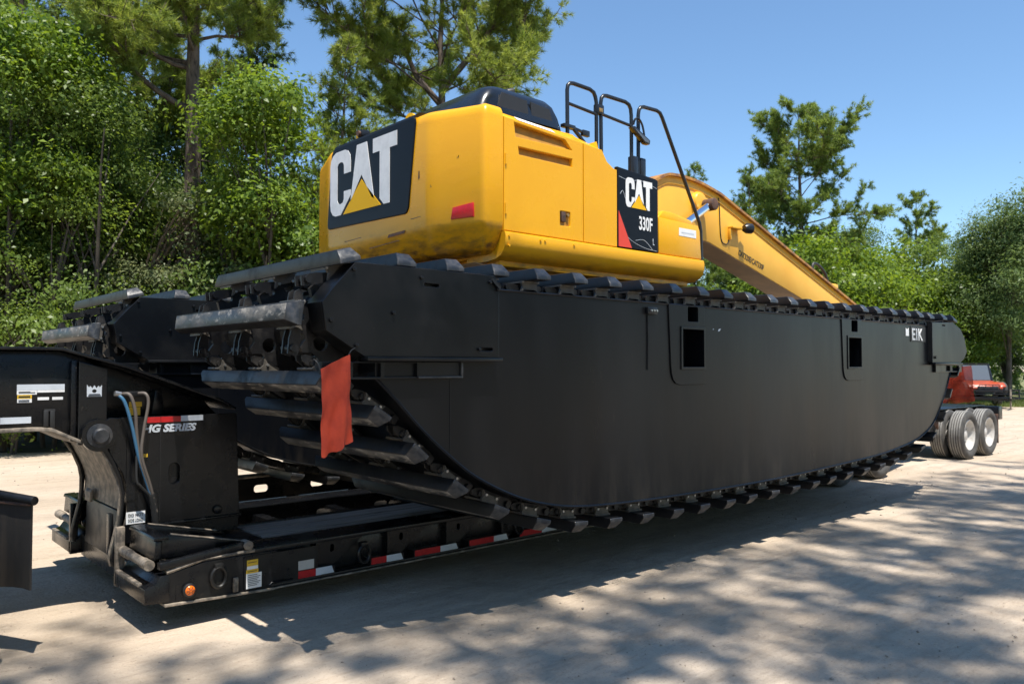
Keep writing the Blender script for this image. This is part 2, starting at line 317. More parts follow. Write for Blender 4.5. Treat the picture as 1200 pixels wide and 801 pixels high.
def rrect(a0, a1, b0, b1, r, n=5):
    out = []
    for cx, cy, s in ((a1-r, b0+r, -PI/2), (a1-r, b1-r, 0), (a0+r, b1-r, PI/2), (a0+r, b0+r, PI)):
        out += [(cx+r*math.cos(s+i*PI/2/n), cy+r*math.sin(s+i*PI/2/n)) for i in range(n+1)]
    return out
def crom(pts, k=6):
    P = [np.array(p, float) for p in pts]; out = []
    for i in range(len(P)-1):
        a, b, c, d = P[max(i-1, 0)], P[i], P[i+1], P[min(i+2, len(P)-1)]
        for j in range(k):
            t = j/k; out.append(tuple(0.5*((2*b)+(c-a)*t+(2*a-5*b+4*c-d)*t*t+(3*b-a-3*c+d)*t**3)))
    out.append(tuple(P[-1])); return out

# ------------------------------------------------------------------ the ground
def ground():
    # one sheet: fine near the camera, coarse to the horizon, slightly uneven
    xs = np.concatenate([[-900, -300, -120, -60, -30, -15], np.arange(-8, 30.1, 0.5), [36, 45, 60, 90, 150, 300, 900]])
    ys = np.concatenate([[-900, -300, -120, -60, -30, -15], np.arange(-6, 20.1, 0.5), [24, 30, 45, 60, 90, 150, 300, 900]])
    rng = np.random.RandomState(3); vs = []
    ph = rng.rand(8)*6.28
    for y in ys:
        for x in xs:
            z = 0.006*math.sin(x*1.1+ph[0])*math.sin(y*1.7+ph[1]) + 0.006*math.sin(x*0.37+y*0.9+ph[2]) + 0.004*math.sin(y*3.1+0.5*x+ph[3])
            vs.append((x, y, z))
    nx = len(xs); fs = [(j*nx+i, j*nx+i+1, (j+1)*nx+i+1, (j+1)*nx+i) for j in range(len(ys)-1) for i in range(nx-1)]
    me = bpy.data.meshes.new('ground'); me.from_pydata(vs, [], fs); finish(me, 60)
    tag(put('ground', me, 'ground'), kind='structure')
ground()

M['flagfar'] = M['flag'].copy(); M['flagfar'].name = 'red_flag_open_weave'
_t = M['flagfar'].node_tree; _tr = _t.nodes.new('ShaderNodeBsdfTransparent'); _mx = _t.nodes.new('ShaderNodeMixShader'); _mx.inputs[0].default_value = 0.45
_t.links.new(_t.nodes['Principled BSDF'].outputs[0], _mx.inputs[1]); _t.links.new(_tr.outputs[0], _mx.inputs[2]); _t.links.new(_mx.outputs[0], _t.nodes['Material Output'].inputs['Surface'])

# ------------------------------------------------------------------ the amphibious excavator
EXC = thing('amphibious_excavator', 'yellow excavator on two long black track pontoons, loaded on a lowboy trailer', 'excavator', (7.3, 6.85, 0.46))
PY = 4.22                                       # outer face of the near pontoon
BELLY = crom([(2.62, 1.71), (2.81, 1.533), (2.975, 1.371), (3.2, 1.183), (3.42, 1.03), (3.75, 0.873), (4.08, 0.772), (4.48, 0.71), (5.2, 0.676), (6.2, 0.66), (7.3, 0.66),
              (8.5, 0.69), (9.4, 0.72), (9.95, 0.755), (10.55, 0.82), (10.9, 0.895), (11.24, 1.03), (11.52, 1.27), (11.72, 1.50), (11.86, 1.71)], 4)

def track_path():
    """centre line of the chain, anticlockwise seen from -y: along the top, round the near sprocket, under the belly, round the far one"""
    p = [(11.93, 2.36), (2.50, 2.36)]
    p += [(2.50+0.33*math.cos(a), 2.03+0.33*math.sin(a)) for a in np.linspace(R(90), R(218), 14)[1:]]
    B = [np.array(b) for b in BELLY]
    for i, b in enumerate(B):
        d = B[min(i+1, len(B)-1)]-B[max(i-1, 0)]; d = d/np.linalg.norm(d); n = np.array((d[1], -d[0]))
        q = b+n*0.055
        if q[1] < 1.50: p.append(tuple(q))
    p += [(11.93+0.29*math.cos(a), 2.07+0.29*math.sin(a)) for a in np.linspace(R(-30), R(90), 14)[:-1]]
    return p
TP = [np.array(p) for p in track_path()]
seg = [np.linalg.norm(TP[(i+1) % len(TP)]-TP[i]) for i in range(len(TP))]; cum = np.concatenate([[0], np.cumsum(seg)]); TL = cum[-1]
def on_track(s):
    s = s % TL; i = min(int(np.searchsorted(cum, s, 'right'))-1, len(TP)-1)
    a = TP[i]; b = TP[(i+1) % len(TP)]; d = (b-a)/max(seg[i], 1e-9); p = a+d*(s-cum[i]); return p, d
NSH = int(round(TL/0.398)); PITCH = TL/NSH
S0 = (11.93-2.83) % PITCH

def shoe_mesh(face='grouser'):
    m = MB(); L1, L2 = 0.95, 0.895; a, b = 0.072, 0.050; h0, h1 = 0.050, 0.138
    # box beam with sloping ends (x along the track, y across, z outward)
    m.add([(-a, -L1, h0), (a, -L1, h0), (a, L1, h0), (-a, L1, h0), (-a, -L1, h0+0.028), (a, -L1, h0+0.028), (a, L1, h0+0.028), (-a, L1, h0+0.028),
           (-b, -L2, h1), (b, -L2, h1), (b, L2, h1), (-b, L2, h1)],
          [(0, 3, 2, 1), (0, 1, 5, 4), (1, 2, 6, 5), (2, 3, 7, 6), (3, 0, 4, 7), (4, 5, 9, 8), (5, 6, 10, 9), (6, 7, 11, 10), (7, 4, 8, 11), (8, 9, 10, 11)])
    me = m.mesh('track_shoe', 0.004, 30, 1)
    me.materials.append(M['black']); me.materials.append(M['capsteel']); me.materials.append(M[face])
    for p in me.polygons:
        if abs(p.normal.y) > 0.5: p.material_index = 1
        elif p.normal.z > 0.9: p.material_index = 2
    return me
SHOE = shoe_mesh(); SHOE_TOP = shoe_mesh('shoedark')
def link_mesh():
    m = MB()
    for y in (-0.045, 0.031):
        m.prism([(-0.20, -0.03), (-0.16, -0.042), (0.13, -0.036), (0.18, -0.02), (0.20, 0.0), (0.18, 0.025), (0.10, 0.03), (0.0, 0.012), (-0.10, 0.03), (-0.19, 0.028)], 'y', y, y+0.014)
    m.cyl((-0.155, -0.068, 0), (-0.155, 0.07, 0), 0.024, n=10); m.cyl((0.12, -0.068, 0), (0.12, 0.07, 0), 0.022, n=10)
    me = m.mesh('track_link', 0, 30); me.materials.append(M['link']); return me
LINK = link_mesh()
def saddle_mesh():
    m = MB()      # bow-tie bracket that holds the shoe on the chain
    m.prism([(-0.085, -0.03), (-0.05, -0.012), (0.05, -0.012), (0.085, -0.03), (0.07, 0.01), (0.085, 0.05), (-0.085, 0.05), (-0.07, 0.01)], 'y', -0.086, -0.066)
    m.box(-0.085, 0.085, -0.10, 0.10, 0.036, 0.0485)
    me = m.mesh('shoe_bracket', 0, 30); me.materials.append(M['linklight']); return me
SADDLE = saddle_mesh()
def boltmesh():
    m = MB().cyl((0, -0.095, -0.004), (0, -0.074, -0.004), 0.010, n=6)
    me = m.mesh('bolt', 0, 30); me.materials.append(M['bolt']); return me
BOLT = boltmesh()

def path_matrix(s, y, off=0.0):
    p, d = on_track(s); n = (-d[1], d[0])
    # x axis = -d (so that +z local is outward), outward normal is to the right of travel
    ox, oz = (d[1], -d[0])
    c = np.array((7.2, 1.5))
    if (p-c) @ np.array((ox, oz)) < 0: ox, oz = -ox, -oz
    ax = Vector((oz, 0, -ox)); az = Vector((ox, 0, oz)); ay = az.cross(ax)
    return Matrix(((ax.x, ay.x, az.x, p[0]+ox*off), (ax.y, ay.y, az.y, y), (ax.z, ay.z, az.z, p[1]+oz*off), (0, 0, 0, 1)))

def bolts(core, mx):
    for x in (-0.05, 0.05): put('bolt', BOLT, None, core, mx @ Matrix.Translation((x, 0, 0)))
REC = [rect(5.72, 6.04, 1.77, 2.11), rect(8.82, 9.14, 1.77, 2.11)]
REC2 = [rrect(5.81, 5.96, 2.175, 2.305, 0.012), rrect(8.91, 9.06, 2.175, 2.305, 0.012)]

def pontoon(dy, near):
    y0 = PY+dy
    outline = [(11.86, 2.315), (2.62, 2.315)] + BELLY
    core = put('pontoon', MB().prism([(11.80, 2.30), (2.60, 2.30)]+[p for p in BELLY if 2.6 < p[0] < 11.8], 'y', y0+0.18, y0+1.66).mesh('pontoon'), 'hull', EXC,
               label='long black steel pontoon nearest the camera' if near else 'black steel pontoon on the far side of the trailer')
    wall = put('side_wall', plate(outline, REC+REC2, 0.18, 'xz', y0), 'hull', core)
    put('side_wall', plate(outline, [], 0.18, 'xz', y0+1.66), 'hull', core)
    put('edge_bead', MB().tube([(x, y0-0.002, z) for x, z in BELLY], 0.011, 6).mesh('edge_bead'), 'cover', core)
    put('edge_bead', MB().tube([(3.6, y0-0.001, 2.313), (11.1, y0-0.001, 2.313)], 0.009, 6).mesh('edge_bead'), 'cover', core)
    # doubler plates round the two openings, with a rounded lower corner
    for k, (x0, hx) in enumerate(((5.535, 0), (8.675, 3.10))):
        poly = [(6.06+hx, 2.312), (x0, 2.312)] + [(x0+0.03+t, z) for t, z in ((0.0, 1.78), (0.008, 1.72), (0.03, 1.665), (0.07, 1.63), (0.13, 1.618))] + [(6.06+hx, 1.618)]
        put('doubler_plate', plate(poly, [rect(5.72+hx, 6.04+hx, 1.77, 2.11), rrect(5.81+hx, 5.96+hx, 2.175, 2.305, 0.012)], 0.012, 'xz', y0-0.012, 0.003), 'hull', wall)
        put('opening_frame', plate(rrect(5.70+hx, 6.06+hx, 1.75, 2.13, 0.01), [rect(5.725+hx, 6.035+hx, 1.775, 2.105)], 0.02, 'xz', y0-0.022, 0.003), 'cover', wall)
    # near end cover: a tray with bevelled front, bolts and slots
    cov = [(2.453, 2.405), (3.545, 2.405), (3.588, 2.335), (3.588, 1.838), (2.52, 1.838), (2.262, 1.99), (2.236, 2.155), (2.30, 2.235)]
    slots = [rrect(2.955, 3.075, 2.292, 2.312, 0.0095), rrect(3.40, 3.53, 1.885, 1.905, 0.0095)]
    c = put('end_cover', plate(cov, slots, 0.03, 'xz', y0-0.045, 0.004), 'cover', core)
    rim = MB()
    for (a, b) in ((0, 7), (7, 6), (6, 5), (5, 4)):
        p, q = Vector((cov[a][0], 0, cov[a][1])), Vector((cov[b][0], 0, cov[b][1]))
        d = (q-p).normalized(); n = Vector((d.z, 0, -d.x)); n = n if n.x > 0 else -n
        rim.add([(p.x, y0-0.02, p.z), (q.x, y0-0.02, q.z), (q.x, y0+0.14, q.z), (p.x, y0+0.14, p.z), (p.x+n.x*.012, y0-0.02, p.z+n.z*.012), (q.x+n.x*.012, y0-0.02, q.z+n.z*.012), (q.x+n.x*.012, y0+0.14, q.z+n.z*.012), (p.x+n.x*.012, y0+0.14, p.z+n.z*.012)],
                [(0, 1, 2, 3), (7, 6, 5, 4), (0, 4, 5, 1), (2, 6, 7, 3), (1, 5, 6, 2), (0, 3, 7, 4)])
    put('cover_flange', rim, 'cover', core)
    put('cover_ledge', MB().box(2.52, 3.59, y0-0.085, y0-0.002, 1.812, 1.838).mesh('l', 0.004), 'cover', core)
    for x, z in ((2.44, 2.36), (2.29, 2.05), (2.46, 1.905), (2.72, 2.11), (2.93, 2.345), (3.50, 2.355), (3.405, 1.895), (3.57, 2.31)):
        put('bolt', MB().cyl((x, y0-0.062, z), (x, y0-0.04, z), 0.013, n=6).mesh('b', 0.002), 'cover', core)
    put('hinge_strap', MB().bar((3.515, y0-0.055, 2.375), (3.585, y0-0.055, 2.315), 0.02, 0.02).mesh('h'), 'black', core)
    # grille frame below the cover
    put('guard_frame', plate(rect(2.245, 3.27, 1.70, 1.808), [rect(2.45, 2.645, 1.715, 1.80), rect(2.67, 2.915, 1.715, 1.80)], 0.04, 'xz', y0-0.028, 0.003), 'cover', core)
    put('guard_strip', MB().box(2.915, 3.275, y0-0.045, y0-0.03, 1.703, 1.716).mesh('g', 0.003), 'capsteel', core)
    put('guard_strip', MB().box(3.26, 3.275, y0-0.045, y0-0.03, 1.717, 1.806).mesh('g', 0.003), 'capsteel', core)
    put('access_seam', MB().box(3.195, 3.199, y0-0.003, y0+0.001, 1.19, 1.70).mesh('g'), 'black', core)
    # far end cover
    cf = [(11.115, 2.36), (11.84, 2.385), (12.13, 2.30), (12.27, 2.17), (12.355, 1.985), (12.24, 1.885), (12.10, 1.83), (11.115, 1.83)]
    put('end_cover', plate(cf, [rrect(11.46, 11.57, 2.325, 2.34, .007)], 0.04, 'xz', y0-0.05, 0.004), 'hull', core)
    put('cover_edge', MB().box(11.095, 11.113, y0-0.06, y0-0.001, 1.84, 2.35).mesh('e'), 'black', core)
    put('cover_flange', MB().tube([(x, y0+0.06, z) for x, z in cf[1:7]], 0.012, 6).mesh('e'), 'cover', core)
    put('cover_ledge', MB().box(11.115, 12.08, y0-0.09, y0-0.002, 1.80, 1.828).mesh('l', 0.004), 'cover', core)
    put('guard_frame', plate(rect(11.28, 12.2, 1.70, 1.80), [rect(11.62, 11.78, 1.715, 1.79), rect(11.86, 12.1, 1.715, 1.79)], 0.04, 'xz', y0-0.03, 0.003), 'cover', core)
    put('bolt', MB().cyl((11.20, y0-0.07, 1.90), (11.20, y0-0.04, 1.90), 0.02, n=6).mesh('b'), 'black', core)
    # grease manifold with its conduit
    g = put('grease_manifold', MB().box(5.235, 5.36, y0-0.03, y0-0.001, 2.215, 2.275).mesh('m', 0.004), 'black', core)
    for k in range(3):
        put('fitting', MB().cyl((5.27+0.035*k, y0-0.045, 2.245), (5.27+0.035*k, y0-0.03, 2.245), 0.009, n=8).mesh('f'), 'bolt', core)
    put('grease_line', MB().tube([(5.255, y0-0.006, 2.21), (5.257, y0-0.006, 2.0), (5.252, y0-0.006, 1.75)], 0.005, 6).mesh('g'), 'hull', core)
    # sprockets and drums at both ends
    ys = (y0+0.20, y0+0.92, y0+1.64)
    for cx in (2.50, 11.93):
        m = MB().cyl((cx, y0+0.03, 2.03), (cx, y0+1.78, 2.03), 0.12, n=20)
        put('axle_drum', m.mesh('axle', 0, 30), 'black', core)
        for (a, b, rr) in ((y0+0.40, y0+0.64, 0.22), (y0+1.14, y0+1.44, 0.23)):
            put('drive_drum', MB().lathe([(0.0, a), (rr*.8, a), (rr, a+0.03), (rr, b-0.03), (rr*.8, b), (0, b)], (cx, 0, 2.03), (0, 1, 0), 28).mesh('drum', 0, 30), 'link', core)
        for y in ys:
            T = 14; poly = []
            for i in range(T*4):
                an = 2*PI*i/(T*4); rr = (0.315, 0.315, 0.265, 0.265)[i % 4]; poly.append((cx+rr*math.cos(an), 2.03+rr*math.sin(an)))
            hs = [[(cx+0.19*math.cos(an+t)+0, 2.03+0.19*math.sin(an+t)) if False else (cx+0.185*math.cos(an)+0.05*math.cos(t), 2.03+0.185*math.sin(an)+0.05*math.sin(t)) for t in np.linspace(0, 2*PI, 12)[:-1]] for an in np.linspace(0, 2*PI, 6)[:-1]]
            put('sprocket', plate(poly, hs, 0.035, 'xz', y-0.017), 'link', core)
    # chain and shoes
    rj = random.Random(12+near)
    for i in range(NSH):
        s = S0+i*PITCH
        mx = path_matrix(s, y0+0.91)
        x, z = mx[0][3], mx[2][3]
        jit = Matrix.Translation((0, rj.uniform(-0.012, 0.012), 0)) @ Matrix.Rotation(R(rj.uniform(-1.6, 1.6)), 4, 'Y') @ Matrix.Rotation(R(rj.uniform(-0.35, 0.35)), 4, 'Z')
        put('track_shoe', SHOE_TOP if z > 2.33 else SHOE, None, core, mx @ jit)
        strands = ys if near else (ys if x < 4.2 else (ys[0],))
        for k, y in enumerate(strands):
            put('track_link', LINK, None, core, path_matrix(s+PITCH*0.1, y))
        if near or x < 6:
            put('shoe_bracket', SADDLE, None, core, path_matrix(s, ys[0]))
        if (near and z < 1.7) or (not near and x < 4.2):
            bolts(core, path_matrix(s, ys[0]))
        if near and x < 3.4:
            for y in ys[1:]:
                bolts(core, path_matrix(s, y)); put('shoe_bracket', SADDLE, None, core, path_matrix(s, y))
    return core

NEAR = pontoon(0.0, True)
FAR = pontoon(3.42, False); FAR.matrix_basis = Matrix.Translation((-0.20, 0, 0))     # the far pontoon stands a little forward
# maker's plate on the near pontoon
s = put('name_plate', plate(rrect(10.545, 11.015, 2.095, 2.295, 0.01), [], 0.006, 'xz', PY-0.007, 0.001), 'print', NEAR)
put('lettering', text_mesh('EIK', 0.215, 0.004, 'xz', PY-0.010, (10.57, 2.118), bold=0.0035, xs=1.02, spacing=1.12), 'white', NEAR, label='white letters EIK')
put('emblem', plate([(10.40, 2.165), (10.49, 2.165), (10.49, 2.265), (10.445, 2.245), (10.40, 2.265)], [], 0.004, 'xz', PY-0.006), 'white', NEAR)
put('paint_chip', plate([(6.28, 2.10), (6.31, 2.105), (6.33, 2.13), (6.315, 2.125), (6.30, 2.125)], [], 0.002, 'xz', PY-0.0025), 'greyvinyl', NEAR)
put('paint_chip', plate([(6.20, 2.112), (6.215, 2.117), (6.215, 2.124), (6.205, 2.122)], [], 0.002, 'xz', PY-0.0025), 'greyvinyl', NEAR)

# car body between the pontoons
for x in (5.62, 8.76):
    put('cross_beam', MB().box(x, x+0.52, 5.0, 8.7, 1.72, 2.16).mesh('beam', 0.02), 'hull', EXC)
put('centre_frame', MB().prism([(5.9, 2.0), (9.0, 2.0), (8.7, 2.42), (6.2, 2.42)], 'y', 5.95, 7.75).mesh('frame', 0.03), 'hull', EXC)
put('slew_ring', MB().cyl((7.35, 6.88, 2.40), (7.35, 6.88, 2.72), 0.72, n=48).mesh('ring', 0.01), 'black', EXC)

# ---- upper structure. centre line y=6.89, side faces y=5.37 and 8.41
YC = 6.89
def cw_outline(ins, zq):
    """plan of the counterweight (rear faces -x): flat centre facet, angled shoulders, rounded corners"""
    h = [(4.66, 1.52-ins), (4.49+ins*.3, 1.52-ins), (4.462+ins*.6, 1.512-ins), (4.443+ins*.85, 1.493-ins), (4.431+ins, 1.46-ins*1.1), (4.358+ins, 1.245-ins), (4.282+ins, 1.03-ins*.6), (4.256+ins, 0.955-ins*.6), (4.246+ins, 0.89-ins*.5)]
    near = [(x, YC-d) for x, d in h]; far = [(x, YC+d) for x, d in reversed(h)]
    return near+far
def counterweight():
    lv = [(2.80, 0.22), (2.81, 0.17), (2.84, 0.12), (2.90, 0.075), (2.98, 0.035), (3.03, 0.012), (3.08, 0.0), (3.60, 0.0), (4.02, 0.002), (4.075, 0.012), (4.11, 0.032), (4.13, 0.065), (4.14, 0.12)]
    m = MB(); n = None
    for z, ins in lv:
        o = cw_outline(ins, z); n = len(o); m.v += [(x, y, z + (0.03*(1-abs(y-YC)/1.5) if z > 4.0 else 0)) for x, y in o]
    for j in range(len(lv)-1):
        m.f += [(j*n+i, j*n+(i+1) % n, (j+1)*n+(i+1) % n, (j+1)*n+i) for i in range(n)]
    m.f += [tuple(range(n)), tuple((len(lv)-1)*n+i for i in range(n))]
    return m.mesh('counterweight', 0, 38)
CW = put('counterweight', counterweight(), 'yellowcw', EXC)
# dark logo panel on the centre facet and its letters (local x = -y)
pan = [(-7.765, 3.262), (-6.305, 3.225), (-6.27, 3.24), (-6.245, 3.285), (-6.135, 4.06), (-6.14, 4.10), (-6.18, 4.12), (-7.62, 4.12), (-7.68, 4.105), (-7.715, 4.06), (-7.80, 3.31), (-7.79, 3.275)]
put('logo_panel', plate(pan, [], 0.02, 'yz', 4.231, 0.006), 'decal', CW, label='dark panel with the large logo')
tp = MB()
for k, (x, z) in enumerate(((4.236, 4.10), (4.262, 4.152), (4.315, 4.182), (4.40, 4.195))):
    tp.v += [(x, 6.15+k*.01, z), (x, 7.69-k*.01, z)]
tp.f = [(2*k, 2*k+1, 2*k+3, 2*k+2) for k in range(3)]
put('panel_top', tp.mesh('panel_top'), 'decal', CW)
C_ = [(.62, .63), (.62, .80), (.60, .90), (.54, .97), (.45, 1.0), (.18, 1.0), (.08, .96), (.02, .89), (0, .80), (0, .20), (.02, .10), (.08, .03), (.16, 0), (.33, 0), (.62, .27), (.62, .36), (.42, .36), (.42, .24), (.39, .19), (.32, .17), (.25, .19), (.22, .24), (.22, .76), (.25, .81), (.32, .83), (.39, .81), (.42, .76), (.42, .63)]
A_ = [(.80, 1), (1.08, 1), (1.285, .12), (1.22, .155), (.935, .53), (.67, .23), (.615, .16)]
T_ = [(1.25, 1), (1.88, 1), (1.88, .79), (1.695, .79), (1.695, 0), (1.545, 0), (1.435, .10), (1.435, .79), (1.25, .79)]
TRI = [(.40, 0), (1.47, 0), (.935, .46)]
def logo(parent, plane, at, mp, t=0.004, white='white'):
    for nm, poly in (('letter', C_), ('letter', A_), ('letter', T_)):
        put(nm, plate([mp(u, v) for u, v in poly], [], t, plane, at), white, parent)
    put('logo_triangle', plate([mp(u, v) for u, v in TRI], [], t, plane, at), 'logoyellow', parent)
logo(CW, 'yz', 4.226, lambda u, v: (-7.73+u*0.69, 3.385+v*0.685-u*0.006), white='white')
def shoulder(y0, z0, y1, z1, off):
    """a quad on the angled near shoulder of the counterweight"""
    def xx(y): return 4.282+(5.86-y)*0.353-off
    return [(xx(y), y, z) for y, z in ((y0, z0), (y1, z0+0.005), (y1+0.006, z1), (y0-0.02, z1-0.028))]
rf = MB(); q = shoulder(5.705, 3.10, 5.475, 3.235, 0.014); q2 = [(x+0.03, y, z) for x, y, z in q]
rf.add(q+q2, [(0, 1, 2, 3), (7, 6, 5, 4), (0, 4, 5, 1), (1, 5, 6, 2), (2, 6, 7, 3), (3, 7, 4, 0)])
put('reflector', rf.mesh('reflector', 0.004), 'red', CW)
for (y, z, w_, h_) in ((5.66, 3.66, 0.03, 0.022), (5.50, 3.33, 0.015, 0.03), (5.93, 3.42, 0.01, 0.03)):
    q = shoulder(y, z, y-w_, z+h_, 0.002)
    put('paint_chip', MB().add(q, [(0, 1, 2, 3)]).mesh('chip'), 'rust', CW)
for pts in ([(-6.62, 3.035), (-6.33, 3.048), (-6.31, 3.075), (-6.60, 3.066)], [(-6.95, 2.965), (-6.40, 2.985), (-6.42, 2.992), (-6.95, 2.974)], [(-7.45, 3.09), (-7.10, 3.098), (-7.12, 3.104), (-7.45, 3.097)], [(-6.22, 3.16), (-6.05, 3.166), (-6.07, 3.172), (-6.22, 3.168)], [(-6.10, 3.52), (-6.075, 3.53), (-6.08, 3.60), (-6.095, 3.60)]):
    put('scuff', plate(pts, [], 0.002, 'yz', 4.2445), 'rust', CW)
put('lifting_eye', MB().lathe([(0.028, -0.02), (0.062, -0.02), (0.062, 0.02), (0.028, 0.02)], (4.45, 6.52, 4.225), (1, 0.2, 0), 20).mesh('eye', 0, 30), 'logoyellow', CW)
cmr = put('rear_camera', MB().box(4.30, 4.40, 7.20, 7.30, 4.185, 4.255).mesh('cam', 0.012), 'rail', CW)
put('camera_lens', MB().cyl((4.275, 7.25, 4.215), (4.305, 7.25, 4.215), 0.03, n=14).mesh('lens'), 'rust', CW)
put('camera_bracket', MB().box(4.32, 4.38, 7.305, 7.36, 4.185, 4.235).mesh('br', 0.006), 'logoyellow', CW)

# body core behind the panels
put('body_core', MB().prism([(4.664, 2.78), (7.64, 2.78), (7.64, 2.99), (6.92, 3.0), (6.92, 3.78), (6.20, 3.80), (5.98, 3.98), (5.7, 4.10), (4.664, 4.10)], 'y', 5.50, 8.36).mesh('core', 0.02), 'yellow', EXC)
VENT = [[(4.79, 4.012), (5.46, 3.978), (5.55, 3.88), (4.81, 3.875)], [(4.835, 3.788), (5.553, 3.794), (5.553, 3.716), (4.85, 3.716)]]
def sidepanel(name, poly, holes, top, mname='yellow', y=5.37):
    return put(name, plate(poly, holes, 0.05, 'xz', y, 0.006), mname, EXC)
DOOR = sidepanel('engine_door', [(4.672, 3.003), (5.705, 3.003), (5.705, 3.985), (4.672, 4.035)], [[(4.795, 4.005), (5.455, 3.968), (5.548, 3.882), (4.812, 3.875)], [(4.845, 3.790), (5.553, 3.796), (5.553, 3.716), (4.855, 3.716)], rrect(5.385, 5.525, 3.13, 3.27, 0.01)], True)
SP = sidepanel('side_panel', [(5.717, 3.003), (6.213, 3.003), (6.213, 3.80), (6.16, 3.805), (6.06, 3.86), (5.985, 3.965), (5.717, 3.985)], [], True)
# sloping shoulder above the doors with the upper louvre
sh = MB()
sh.add([(4.672, 5.376, 4.034), (5.705, 5.376, 3.984), (5.705, 5.53, 4.095), (4.672, 5.53, 4.135), (4.672, 5.56, 3.95), (5.705, 5.56, 3.95)], [(0, 1, 2, 3), (0, 3, 4), (1, 5, 2), (4, 5, 1, 0), (3, 2, 5, 4)])
put('door_shoulder', sh.mesh('shoulder', 0.008), 'yellow', EXC)
sh = MB()
sh.add([(5.717, 5.376, 3.984), (5.985, 5.376, 3.964), (5.95, 5.53, 4.06), (5.717, 5.53, 4.095), (5.717, 5.56, 3.95), (5.985, 5.56, 3.95)], [(0, 1, 2, 3), (0, 3, 4), (1, 5, 2), (4, 5, 1, 0), (3, 2, 5, 4)])
put('panel_shoulder', sh.mesh('shoulder', 0.008), 'yellow', EXC)
sh = MB().prism([(5.96, 4.06), (6.0, 3.955), (6.06, 3.86), (6.16, 3.805), (6.21, 3.80), (6.21, 3.78), (5.9, 3.78)], 'y', 5.42, 5.6)
put('panel_step', sh.mesh('step', 0.005), 'yellow', EXC)
# louvres: recessed pockets behind the openings
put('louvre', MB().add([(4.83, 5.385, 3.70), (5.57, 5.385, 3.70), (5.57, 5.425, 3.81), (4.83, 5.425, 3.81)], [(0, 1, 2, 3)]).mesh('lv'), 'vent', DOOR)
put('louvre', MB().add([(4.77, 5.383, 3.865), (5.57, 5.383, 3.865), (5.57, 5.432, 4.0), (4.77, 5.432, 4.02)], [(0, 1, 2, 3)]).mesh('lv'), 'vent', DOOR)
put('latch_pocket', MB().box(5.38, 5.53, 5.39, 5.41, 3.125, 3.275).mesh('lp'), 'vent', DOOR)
put('door_latch', MB().box(5.40, 5.455, 5.362, 5.392, 3.165, 3.265).mesh('dl', 0.005).copy(), 'rust', DOOR)
for z in (3.15, 3.60):
    put('door_hinge', MB().cyl((4.690, 5.364, z), (4.690, 5.364, z+0.10), 0.010, n=8).mesh('dh'), 'yellow', DOOR)
put('lock', MB().cyl((5.49, 5.362, 3.24), (5.49, 5.392, 3.24), 0.016, n=12).mesh('lk'), 'brass', DOOR)
put('warning_label', MB().add([(4.86, 5.3875, 4.040), (5.34, 5.3875, 4.016), (5.34, 5.450, 4.064), (4.86, 5.450, 4.088)], [(0, 1, 2, 3)]).mesh('wl'), 'white', EXC)
# decal panel with logo, model number and red wedge
DP = put('decal_panel', plate([(6.222, 3.006), (6.885, 3.006), (6.885, 3.79), (6.84, 3.803), (6.222, 3.838)], [], 0.05, 'xz', 5.368, 0.008), 'decal', EXC)
logo(DP, 'xz', 5.3655, lambda u_, v: (6.345+u_*0.232, 3.44+v*0.31), 0.003)
put('lettering', text_mesh('330F', 0.20, 0.003, 'xz', 5.3655, (6.555, 3.225), bold=0.004, xs=0.58), 'white', DP)
put('lettering', text_mesh('L', 0.10, 0.003, 'xz', 5.3655, (6.785, 3.08), xs=0.6), 'greyvinyl', DP)
put('red_wedge', plate([(6.232, 3.014), (6.44, 3.014), (6.232, 3.385)], [], 0.003, 'xz', 5.3655), 'wedge', DP)
for pts in (((6.30, 3.17), (6.42, 3.10), (6.56, 3.055), (6.70, 3.03), (6.86, 3.02)), ((6.50, 3.10), (6.62, 3.12), (6.70, 3.09), (6.78, 3.03)), ((6.24, 3.74), (6.40, 3.72), (6.60, 3.745), (6.86, 3.70)), ((6.26, 3.56), (6.30, 3.60), (6.34, 3.52))):
    put('scratch', MB().tube([(x, 5.3675, z) for x, z in crom(pts, 4)], 0.0025, 4).mesh('sc'), 'greyvinyl', DP)
put('tank_cap', MB().cyl((6.42, 5.75, 3.81), (6.42, 5.75, 3.90), 0.09, n=20).mesh('cap', 0.01), 'rust', EXC)
# tool box in front
TB = put('tool_box', MB().prism([(6.898, 3.003), (7.68, 3.003), (7.655, 3.33), (7.62, 3.385), (6.898, 3.40)], 'y', 5.37, 6.2).mesh('tb', 0.012), 'yellow', EXC)
put('box_lid', MB().prism([(6.95, 3.405), (7.60, 3.392), (7.56, 3.45), (7.20, 3.50), (7.05, 3.50)], 'y', 5.42, 6.15).mesh('lid', 0.02), 'yellow', TB)
put('warning_label', plate(rect(7.255, 7.575, 3.235, 3.325), [], 0.002, 'xz', 5.3675), 'white', TB)
put('warning_text', MB().box(7.30, 7.53, 5.366, 5.3672, 3.272, 3.284).mesh('wt'), 'greyvinyl', TB)
put('work_bracket', MB().box(7.3, 7.42, 5.60, 5.66, 3.47, 3.53).mesh('wb', 0.006), 'rail', TB)
